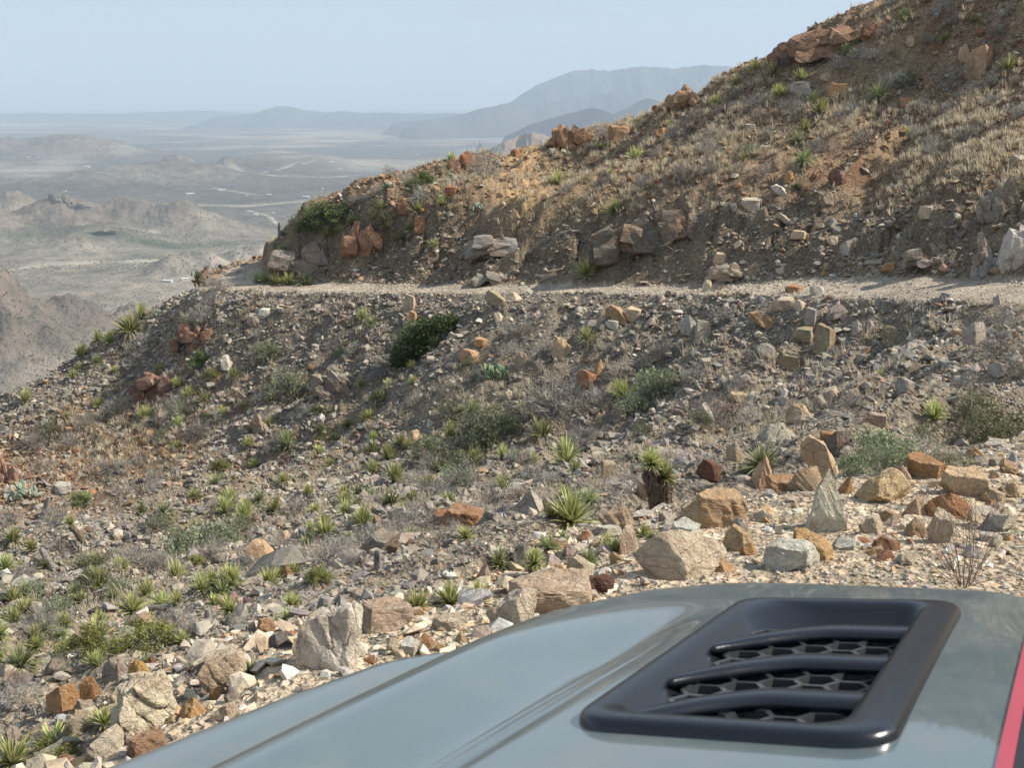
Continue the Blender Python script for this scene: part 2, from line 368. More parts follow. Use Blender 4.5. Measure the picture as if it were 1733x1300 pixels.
# ------------------------------------------------------------------ terrain meshes
def smooth(a, b, x):
    t = np.clip((x-a)/(b-a), 0, 1); return t*t*(3-2*t)
def ground_color(X, Y, Z, zone):
    c = np.empty((len(X), 3))
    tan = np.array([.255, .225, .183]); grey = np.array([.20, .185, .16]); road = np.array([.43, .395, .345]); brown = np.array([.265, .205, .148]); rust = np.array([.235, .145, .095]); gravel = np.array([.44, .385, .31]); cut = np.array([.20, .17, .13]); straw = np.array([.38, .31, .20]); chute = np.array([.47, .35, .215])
    az = np.degrees(np.arctan2(X, Y)); r = np.hypot(X, Y); ri = interp(az, IA, IR)
    px, py, _ = proj(np.c_[X, Y, Z])
    n1 = fbm(X*.16, Y*.16, 4, 200)*.5+.5; n2 = fbm(X*.5, Y*.5, 4, 210)*.5+.5
    low = grey+(tan-grey)*smooth(.35, .7, n1)[:, None]
    # rusty patch of the spur at the left
    w = np.exp(-(((X+17)/7)**2+((Y-43)/7)**2))*smooth(.42, .6, n2)
    low = low+(rust*1.1-low)*np.clip(w*1.1, 0, .85)[:, None]
    up = brown+(rust-brown)*smooth(.5, .75, n1)[:, None]
    up = up+(straw-up)*(smooth(.48, .65, n2)*.3)[:, None]
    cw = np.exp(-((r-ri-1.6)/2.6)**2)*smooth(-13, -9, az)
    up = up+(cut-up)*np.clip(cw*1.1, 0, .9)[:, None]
    # the pale gravel chute under the saddle
    ch = np.array([at(865, 268, 59), at(875, 320, 54.5), at(900, 370, 49.5)])
    d = np.full(len(X), 99.)
    for a, b in zip(ch[:-1], ch[1:]):
        t = np.clip(((X-a[0])*(b[0]-a[0])+(Y-a[1])*(b[1]-a[1]))/((b[0]-a[0])**2+(b[1]-a[1])**2), 0, 1)
        d = np.minimum(d, np.hypot(X-a[0]-t*(b[0]-a[0]), Y-a[1]-t*(b[1]-a[1])))
    up = up+(chute-up)*(np.exp(-(d/1.2)**2)*.9)[:, None]
    c[:] = low
    tt = np.clip((r-interp(az, OA, OR))/np.maximum(ri-interp(az, OA, OR), .05), 0, 1); rut = np.exp(-((tt-.34)/.07)**2)+np.exp(-((tt-.68)/.07)**2)
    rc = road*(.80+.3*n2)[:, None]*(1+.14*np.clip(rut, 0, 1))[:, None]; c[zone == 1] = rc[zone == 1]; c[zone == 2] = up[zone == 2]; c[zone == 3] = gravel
    c[zone == 4] = tan
    return c
def build_ground():
    az = np.radians(np.concatenate([np.arange(-180, -34, 2.5), np.arange(-34, -26, .3), np.arange(-26, 27, .058), np.arange(27, 36, .3), np.arange(36, 180, 2.5)]))
    r = np.exp(np.arange(math.log(.5), math.log(95.9), .0056))
    R, A = np.meshgrid(r, az, indexing='ij')
    X = (R*np.sin(A)).ravel(); Y = (R*np.cos(A)).ravel()
    Z, zone = H(X, Y)
    c = ground_color(X, Y, Z, zone)
    me = mesh_np('hillside', np.c_[X, Y, Z], grid_faces(len(r), len(az), True)[:, ::-1], True, c)
    tag(link('hillside', me, MT['ground']), kind='structure')
    # valley floor out to the horizon
    az = np.radians(np.concatenate([np.arange(-180, -40, 4), np.arange(-40, -26, .5), np.arange(-26, 8, .06), np.arange(8, 40, .5), np.arange(40, 180, 4)]))
    r = np.concatenate([np.exp(np.arange(math.log(95.9), math.log(700), .04)), np.exp(np.arange(math.log(700), math.log(14000), .0062)), np.exp(np.arange(math.log(14000), math.log(90000), .03))])
    R, A = np.meshgrid(r, az, indexing='ij')
    X = (R*np.sin(A)).ravel(); Y = (R*np.cos(A)).ravel()
    Z, zone = H(X, Y)
    px, py, _ = proj(np.c_[X, Y, Z])
    hz = Z-PLAIN
    sand = np.array([.29, .25, .21]); flat = np.array([.115, .107, .097]); redh = np.array([.165, .135, .115]); paleh = np.array([.215, .195, .165]); dark = np.array([.095, .11, .08]); grn = np.array([.2, .23, .19])
    n = fbm(X/600, Y/600, 5, 300)*.5+.5; n2 = fbm(X/230, Y/230, 5, 310)*.5+.5
    rr = np.hypot(X, Y)
    c = flat+(sand-flat)*(smooth(.45, .68, n))[:, None]
    nearw = smooth(3200, 1700, rr)
    c = c+(sand-c)*(nearw*.6)[:, None]
    hill = smooth(18, 42, hz)
    hc = redh+(paleh-redh)*smooth(.5, .62, n2)[:, None]
    c = c+(hc-c)*(hill*.85)[:, None]
    # the green strip of the wash and its feeders
    for (x0, y0, x1, y1, wd, k) in [(-200,432,120,424,26,.8),(120,424,300,426,30,.85),(300,426,470,412,36,.8),(0,412,160,418,16,.6),(160,470,235,440,26,.6),(235,445,330,452,34,.5),(0,560,60,600,16,.4),(40,520,70,580,14,.5),(70,575,20,640,12,.4)]:
        a = at(x0, y0, float(base_dist(x0, y0))); b = at(x1, y1, float(base_dist(x1, y1)))
        t = np.clip(((X-a[0])*(b[0]-a[0])+(Y-a[1])*(b[1]-a[1]))/((b[0]-a[0])**2+(b[1]-a[1])**2), 0, 1)
        d = np.hypot(X-a[0]-t*(b[0]-a[0]), Y-a[1]-t*(b[1]-a[1])) + 50*(n2-.5)
        c = c+(dark-c)*(np.exp(-(d/wd)**2)*k*smooth(48, 26, hz))[:, None]
    # pale dry washes
    for L, wd in (([(0,470),(100,456),(230,449),(400,441)], 20), ([(-20,400),(60,408),(150,416),(260,412)], 16), ([(300,347),(420,353),(520,346)], 26), ([(330,300),(460,303),(600,296)], 30), ([(0,246),(150,243),(330,240)], 60), ([(0,590),(60,570),(120,548),(230,520)], 10)):
        for (x0, y0), (x1, y1) in zip(L[:-1], L[1:]):
            a = at(x0, y0, float(base_dist(x0, y0))); b = at(x1, y1, float(base_dist(x1, y1)))
            t = np.clip(((X-a[0])*(b[0]-a[0])+(Y-a[1])*(b[1]-a[1]))/((b[0]-a[0])**2+(b[1]-a[1])**2), 0, 1)
            d = np.hypot(X-a[0]-t*(b[0]-a[0]), Y-a[1]-t*(b[1]-a[1]))+wd*2.2*np.abs(n2-.5)
            c = c+(np.array([.44, .395, .33])-c)*(np.exp(-(d/wd)**2)*.75*smooth(44, 24, hz))[:, None]
    # dirt tracks
    for L in [[(220,318),(250,310),(275,306)],[(80,430),(110,405),(140,390)],[(360,325),(400,329),(440,333)],[(470,290),(520,280),(585,272)],[(585,332),(640,318),(700,300)],[(420,362),(455,372),(470,385)],[(430,300),(500,296),(600,300)],[(-20,200),(60,206),(190,206)]]:
        for (x0, y0), (x1, y1) in zip(L[:-1], L[1:]):
            a = at(x0, y0, float(base_dist(x0, y0))); b = at(x1, y1, float(base_dist(x1, y1)))
            t = np.clip(((X-a[0])*(b[0]-a[0])+(Y-a[1])*(b[1]-a[1]))/((b[0]-a[0])**2+(b[1]-a[1])**2), 0, 1)
            d = np.hypot(X-a[0]-t*(b[0]-a[0]), Y-a[1]-t*(b[1]-a[1]))
            w = rr*.0011+2
            c = c+(np.array([.55, .5, .42])-c)*(np.exp(-(d/w)**2)*.7*smooth(26, 8, hz))[:, None]
    c[zone == 4] = np.array([.28, .24, .19])
    Z2 = Z.copy()
    me = mesh_np('desert_plain', np.c_[X, Y, Z2], grid_faces(len(r), len(az), True)[:, ::-1], True, c)
    tag(link('desert_plain', me, MT['plain']), kind='structure')
def build_mountains():
    """far ranges: crest lines surveyed from the photo, each a ridge with two flanks and real thickness"""
    R = {
     'far_mesa': (10800, [(780,190),(840,185),(870,168),(885,155),(905,143),(930,132),(955,122),(975,116),(1000,114),(1030,117),(1055,113),(1080,110),(1110,111),(1135,113),(1160,110),(1190,108),(1230,110),(1300,118),(1420,150),(1500,175)], 2000, 41),
     'far_ridge': (9300, [(640,210),(700,203),(735,200),(765,195),(800,186),(835,178),(865,171),(905,176),(960,165),(1000,158),(1050,153),(1100,165),(1180,185),(1300,205)], 1500, 47),
     'blue_ridge': (11500, [(330,205),(380,196),(430,192),(455,182),(470,178),(490,178),(510,184),(545,189),(580,187),(610,191),(650,189),(700,193),(760,190),(820,195),(900,200)], 1500, 52),
     'low_butte': (8200, [(675,222),(690,215),(705,213),(725,217),(745,219),(770,222),(800,226)], 500, 57),
     'near_peak': (6200, [(840,235),(870,222),(900,208),(930,200),(960,190),(990,182),(1005,180),(1020,183),(1040,193),(1080,215),(1130,235)], 800, 61),
     'pointed_peak': (7000, [(960,230),(1000,212),(1030,195),(1060,182),(1085,168),(1098,164),(1112,168),(1130,180),(1180,205),(1240,230)], 900, 63),
     'brown_hill': (3300, [(800,268),(830,250),(860,234),(885,223),(900,219),(915,222),(935,231),(960,240),(1010,262),(1060,280)], 330, 67),
     'horizon_hills': (14000, [(-200,196),(-60,193),(60,190),(150,192),(240,190),(330,186),(420,191),(500,187),(600,192),(760,190)], 1500, 73)}
    for name, (D, L, th, sd) in R.items():
        L = np.array(L, float); px = np.linspace(L[0, 0], L[-1, 0], 260)
        py = np.interp(px, L[:, 0], L[:, 1]); 
        k = np.array([.1, .2, .4, .2, .1]); py = np.convolve(np.pad(py, 2, mode='edge'), k, 'valid')
        py = py + 1.6*fbm(px/14., px*0+sd, 4, sd)
        kx, kz = ray(px, py)
        off = D*.04*fbm(px/60, px*0, 3, sd+3)
        Yc = D+off
        top = kz*Yc
        nv = 46; t = np.linspace(-1, 1, nv)
        V = np.zeros((nv, len(px), 3))
        for i, tt in enumerate(t):
            h = 1-abs(tt)
            prof = h**1.25
            V[i, :, 0] = kx*Yc; V[i, :, 1] = Yc+tt*th
            hgt = (top-(PLAIN-30))
            ng = fbm(px/22.+0*px, np.full(px.shape, tt*3.), 5, sd+9, ridged=True)
            V[i, :, 2] = PLAIN-30 + hgt*np.clip(prof*(1+.35*ng*abs(tt)*2.2*h), 0, 1)
        endw = np.minimum(1, np.minimum(np.arange(len(px)), np.arange(len(px))[::-1])/12.)
        V[:, :, 2] = PLAIN-30+(V[:, :, 2]-PLAIN+30)*endw[None]
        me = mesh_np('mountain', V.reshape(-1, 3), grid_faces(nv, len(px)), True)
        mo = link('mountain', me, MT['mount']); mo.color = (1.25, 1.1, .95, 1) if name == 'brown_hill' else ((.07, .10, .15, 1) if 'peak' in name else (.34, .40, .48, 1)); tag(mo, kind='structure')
build_ground(); build_mountains()
# ------------------------------------------------------------------ stones
ICO = {}
def ico(n):
    if n not in ICO:
        bm = bmesh.new(); bmesh.ops.create_icosphere(bm, subdivisions=n, radius=1.)
        ICO[n] = (np.array([v.co[:] for v in bm.verts]), np.array([[v.index for v in f.verts] for f in bm.faces])); bm.free()
    return ICO[n]
def clipped(n, planes, seed=0, rough=.02, scale=(1, 1, 1)):
    """an angular rock: a ball cut back by planes (nx, ny, nz, d), then weathered"""
    V, F = ico(n); V = V.copy()*1.6
    for _ in range(2):
        for (a, b, c, d) in planes:
            nn = np.array([a, b, c]); nn = nn/np.linalg.norm(nn)
            e = V@nn-d; m = e > 0
            V[m] -= e[m][:, None]*nn*1.0
    V = V*np.array(scale)
    if rough:
        q = V*2.2
        k = fbm(q[:, 0]+q[:, 2]*.7+seed, q[:, 1]-q[:, 2]*.6, 5, 400+seed)
        N = V/np.maximum(np.linalg.norm(V, axis=1), 1e-6)[:, None]
        V = V+N*(k*rough*2.2)[:, None]
    return V, F
def rand_planes(rng, k=11, lo=.55, hi=.95, squash=1.):
    P = []
    for _ in range(k):
        v = rng.normal(size=3); v[2] *= squash; v /= np.linalg.norm(v)
        P.append((*v, rng.uniform(lo, hi)))
    return P
def small_rock(rng):
    """14 to 24 sided chip, as vertices and triangles of a convex hull"""
    k = rng.integers(9, 15)
    P = rng.normal(size=(k, 3)); P /= np.linalg.norm(P, axis=1)[:, None]; P *= rng.uniform(.75, 1.1, (k, 1))
    P *= np.array([rng.uniform(.8, 1.25), rng.uniform(.65, 1.), rng.uniform(.4, .85)])
    bm = bmesh.new()
    for p in P: bm.verts.new(p)
    r = bmesh.ops.convex_hull(bm, input=bm.verts[:])
    bmesh.ops.delete(bm, geom=[v for v in bm.verts if not v.link_faces], context='VERTS')
    bmesh.ops.triangulate(bm, faces=bm.faces[:])
    bm.verts.index_update()
    V = np.array([v.co[:] for v in bm.verts]); F = np.array([[v.index for v in f.verts] for f in bm.faces]); bm.free()
    return V, F
CHIPS = [small_rock(RNG) for _ in range(24)]
PAL = {'low': [((.33, .295, .245), 6), ((.27, .255, .232), 5), ((.20, .185, .165), 2.5), ((.42, .37, .30), 4), ((.52, .48, .42), 1.1), ((.33, .23, .15), 1.0), ((.22, .14, .10), .5)],
       'road': [((.46, .41, .33), 5), ((.36, .31, .25), 3), ((.55, .5, .43), 2)],
       'up': [((.34, .22, .13), 4), ((.28, .15, .085), 3), ((.42, .31, .2), 3), ((.2, .13, .09), 2), ((.36, .33, .29), 2), ((.48, .42, .34), 1.6)],
       'cut': [((.30, .255, .20), 4), ((.22, .20, .175), 3), ((.40, .345, .27), 2.4), ((.38, .27, .17), 2), ((.54, .50, .43), .7)],
       'near': [((.56, .46, .33), 4), ((.60, .53, .43), 4), ((.42, .36, .29), 2), ((.62, .60, .56), 2), ((.47, .32, .19), 2), ((.34, .32, .29), 1.4), ((.32, .17, .10), .8)]}
def pal_pick(rng, names, n):
    out = np.empty((n, 3))
    for k in set(names):
        m = names == k
        c = np.array([p[0] for p in PAL[k]]); w = np.array([p[1] for p in PAL[k]], float); w /= w.sum()
        out[m] = c[rng.choice(len(c), m.sum(), p=w)]
    return np.clip(out*rng.uniform(.78, 1.2, (n, 1))*rng.uniform(.95, 1.05, (n, 3)), .02, .8)
def rot_mats(rng, n, tilt=.6):
    yaw = rng.uniform(0, 2*np.pi, n); ax = rng.uniform(0, 2*np.pi, n); t = rng.normal(0, tilt, n)
    c, s = np.cos(yaw), np.sin(yaw); z = np.zeros(n); o = np.ones(n)
    Rz = np.stack([np.stack([c, -s, z], -1), np.stack([s, c, z], -1), np.stack([z, z, o], -1)], 1)
    u = np.stack([np.cos(ax), np.sin(ax), z], -1)
    K = np.zeros((n, 3, 3)); K[:, 0, 1] = -u[:, 2]; K[:, 0, 2] = u[:, 1]; K[:, 1, 0] = u[:, 2]; K[:, 1, 2] = -u[:, 0]; K[:, 2, 0] = -u[:, 1]; K[:, 2, 1] = u[:, 0]
    Rt = np.eye(3)[None]+np.sin(t)[:, None, None]*K+(1-np.cos(t))[:, None, None]*(K@K)
    return Rt@Rz
def slope_dens(X, Y, zone, az, r):
    n = fbm(X*.22, Y*.22, 4, 500)*.5+.5
    d = .35+1.2*smooth(.38, .66, n)
    ro = interp(az, OA, OR); ri = interp(az, IA, IR)
    ch = fbm((X*.71-Y*.70)*.5, (X*.70+Y*.71)*.1, 4, 11, ridged=True)*.5+.5     # sorted into chutes
    d = np.where(zone == 0, d*(.55+1.0*smooth(.35, .75, ch))*(1+1.1*np.exp(-np.clip(ro-r, 0, 99)/5)), d)     # spilled below the road edge
    d = np.where(zone == 1, .12+.9*np.exp(-np.minimum(np.abs(r-ro), np.abs(r-ri))/.28), d)
    d = np.where(zone == 2, d*.85*(1-.35*np.exp(-((r-ri-1.5)/1.6)**2)), d)
    d = np.where((zone == 3), .55, d)
    # talus heap by the bend
    for (tx, ty, tw) in ((1250, 470, 1.8), (1420, 440, 1.6), (700, 470, 1.6), (960, 395, 1.5)):
        p = hit(tx, ty)
        if p is not None: d = d+1.6*np.exp(-(((X-p[0])/tw)**2+((Y-p[1])/tw)**2))
    return d
BIG = []        # stones large in view become objects of their own: (pos, size, colour, zone)
NAUTO = 185
def scatter_stones():
    rng = np.random.default_rng(21)
    bands = [(2.2, 9, .009, .05, 60000, 2.0), (2.6, 9, .04, .14, 5200, 2.0), (3.4, 9.2, .035, .17, 3400, 1.35), (8, 24, .02, .10, 52000, 1.9), (8, 26, .06, .24, 7000, 1.9), (22, 66, .045, .16, 125000, 1.9), (22, 66, .12, .42, 36000, 1.75), (10, 66, .3, .7, 420, 2.2)]
    acc = []
    for (r0, r1, s0, s1, n, pw) in bands:
        az = rng.uniform(-25.5, 26, n*3); r = np.sqrt(rng.uniform(r0*r0, r1*r1, n*3))
        X = r*np.sin(np.radians(az)); Y = r*np.cos(np.radians(az))
        Z, zone = near_h(X, Y)
        px, py, d = proj(np.c_[X, Y, Z])
        D = slope_dens(X, Y, zone, az, r)
        keep = (rng.uniform(0, 2.2, len(X)) < D) & (px > -60) & (px < PW+60) & (py < PH+40) & ~((r < 4.0) & (py > 1320))
        idx = np.nonzero(keep)[0][:n]
        X, Y, Z, zone, px, py, d, r, az = [a[idx] for a in (X, Y, Z, zone, px, py, d, r, az)]
        n = len(X)
        s = (s0**(1-pw)+rng.uniform(0, 1, n)*(s1**(1-pw)-s0**(1-pw)))**(1/(1-pw))
        if r1 == 9.2:
            q_ = r/near_edge(az); k_ = (q_ > .66) & (q_ < 1.2) & ((r > 4.7) | (px < 900)); X, Y, Z, zone, px, py, d, r, az, s = [a[k_] for a in (X, Y, Z, zone, px, py, d, r, az, s)]; n = len(X)
        if r1 == 9:
            k_ = (zone == 3) | (r < near_edge(az)*1.3) | (rng.uniform(0, 1, n) < .3)
            X, Y, Z, zone, px, py, d, r, az, s = [a[k_] for a in (X, Y, Z, zone, px, py, d, r, az, s)]; n = len(X)
        s = np.where(zone == 1, np.minimum(s, .12), s)
        s = np.where((zone == 3) & (r < 4.9) & (px > 1150), np.minimum(s, .035), s)
        ri = interp(az, IA, IR)
        nm = np.where(zone == 0, np.where((r < 9) & (px > 900) | (r < near_edge(az)*1.22), 'near', 'low'), np.where(zone == 1, 'road', np.where(zone == 3, 'near', np.where(r-ri < 3.4, 'cut', 'up')))).astype(object)
        w = np.exp(-(((X+17)/6)**2+((Y-43)/6)**2)); nm[(w*rng.uniform(.4, 1.6, n) > .5)] = 'up'
        C = pal_pick(rng, nm, n)
        P = np.c_[X, Y, Z+s*rng.uniform(-.18, .22, n)]
        vis = (px > 5) & (px < PW-5) & (py > 5) & (py < PH-5) & ((py < 960) | (px < 200)) & (r < 60)
        acc.append((P, s, C, zone, np.where(vis, s*FPX/d, 0), px, py))
    P, S, C, ZN, APP, PX, PY = [np.concatenate([a[i] for a in acc]) for i in range(7)]
    clear = np.ones(len(P), bool)
    for (x, y, wd, hh) in ROCK_SPOTS: clear &= ~((np.abs(PX-x) < wd*.5+6) & (np.abs(PY-y) < hh*.5+6) & (APP > 9))
    P, S, C, ZN, APP, PX, PY = [a[clear] for a in (P, S, C, ZN, APP, PX, PY)]
    order = np.argsort(-APP)[:NAUTO]
    big = np.zeros(len(P), bool); big[order] = True
    for i in order: BIG.append((P[i], S[i], C[i], int(ZN[i]), APP[i]))
    sel = ~big; P, S, C = P[sel], S[sel], C[sel]; n = len(P)
    R = rot_mats(rng, n, .55); k = rng.integers(0, len(CHIPS), n)
    Vs, Fs, Cs = [], [], []; nv = 0
    for q in range(len(CHIPS)):
        m = k == q
        V0, F0 = CHIPS[q]; c = m.sum()
        sc = S[m][:, None]*np.stack([rng.uniform(.42, .62, c), rng.uniform(.4, .6, c), rng.uniform(.34, .6, c)], -1)
        V = np.einsum('nij,nvj->nvi', R[m], V0[None]*sc[:, None, :])+P[m][:, None, :]
        Fs.append((F0[None]+(np.arange(c)*len(V0))[:, None, None]+nv).reshape(-1, 3)); nv += c*len(V0)
        Vs.append(V.reshape(-1, 3)); Cs.append(np.repeat(C[m], len(V0), 0))
    me = mesh_np('rubble', np.concatenate(Vs), np.concatenate(Fs), False, np.concatenate(Cs))
    tag(link('rubble', me, MT['stone']), kind='stuff')
# ------------------------------------------------------------------ labels: every thing is told apart by its look and by what it stands beside
MARKS = [(1116,830,'the twin-headed trunk yucca'),(1398,860,'the pointed white rock'),(1390,772,'the leaning slab'),(1207,862,'the flat orange boulder'),(1150,942,'the big cream boulder'),(715,590,'the dark green juniper'),(638,944,'the tall grey stump'),(560,1080,'the tall pale boulder'),(1580,690,'the round green yucca'),(1627,930,'the leafless twig bush'),(1494,765,'the low green bush'),(391,1020,'the pink prickly pear'),(835,623,'the big prickly pear'),(941,668,'the wide grey brush'),(1396,573,'the upright grey pillar'),(963,225,'the rust ridge outcrop'),(1400,62,'the skyline rust ledge'),(866,268,'the pale gravel chute'),(1712,400,'the white outcrop'),(617,395,'the rust cliff block'),(343,611,'the bright green bush'),(240,1185,'the yellow-capped boulder'),(380,1140,'the split tan boulder'),(990,455,'the roadside yucca'),(425,465,'the far road corner'),(1250,455,'the talus heap'),(1386,180,'the tall hillside yucca'),(1700,705,'the olive bush'),(1291,765,'the drooping sotol'),(35,1117,'the pale corner yucca'),(38,829,'the blue-green prickly pear'),(256,1072,'the yellow-green bush'),(815,284,'the round grey ridge bush'),(561,358,'the spur-top green bush'),(930,1010,'the long tan boulder'),(1655,104,'the upright brown slab'),(1337,301,'the orange cut rock'),(1157,163,'the blocky skyline rock'),(853,412,'the grey cut ledge'),(804,422,'the ledge yucca'),(488,652,'the dim green bush'),(1250,673,'the thin flat slab'),(1292,545,'the tilted dark slab'),(958,765,'the stiff yellow yucca'),(620,550,'the stony bank'),(950,585,'the tan seated boulder'),(325,919,'the sprawling green bush'),(123,888,'the leaning trunk yucca'),(780,880,'the low red rocks'),(1494,825,'the round tan boulder'),(1570,793,'the orange slab'),(704,1013,'the dark green sotol')]
class Labels:
    def __init__(s): s.items = []; s.used = {}
    def add(s, o, px, py, desc, alts=()): s.items.append((o, px, py, desc, list(alts)))
    @staticmethod
    def rel(dx, dy):
        d = math.hypot(dx, dy); a = math.degrees(math.atan2(-dy, dx)) % 360
        w = ['right of', 'up and right of', 'above', 'up and left of', 'left of', 'down and left of', 'below', 'down and right of'][int((a+22.5)//45) % 8]
        if d < 30: return 'close '+w if not w.startswith(('a', 'b')) else 'just '+w
        if d < 75: return w
        if d < 150: return 'well '+w
        return 'far '+w
    def resolve(s):
        for o, px, py, desc, alts in s.items:
            M = sorted(MARKS, key=lambda m: math.hypot(m[0]-px, m[1]-py))
            M = [m for m in M if math.hypot(m[0]-px, m[1]-py) > 4 and m[2][4:] not in desc][:9]
            cand = []
            for dd in [desc]+alts:
                for m in M[:3]: cand.append(f"{dd} {s.rel(px-m[0], py-m[1])} {m[2]}")
            for dd in [desc]+alts:
                for i in range(min(4, len(M))):
                    for j in range(i+1, min(6, len(M))):
                        a, b = M[i], M[j]
                        va = np.array([a[0]-px, a[1]-py]); vb = np.array([b[0]-px, b[1]-py])
                        if va@vb < 0: cand.append(f"{dd} between {a[2]} and {b[2]}")
                for m in M[3:]: cand.append(f"{dd} {s.rel(px-m[0], py-m[1])} {m[2]}")
            for c in cand:
                if c.lower() not in s.used and len(c.split()) <= 16: break
            else:
                c = cand[0]
            s.used[c.lower()] = 1; o['label'] = c
LB = Labels()
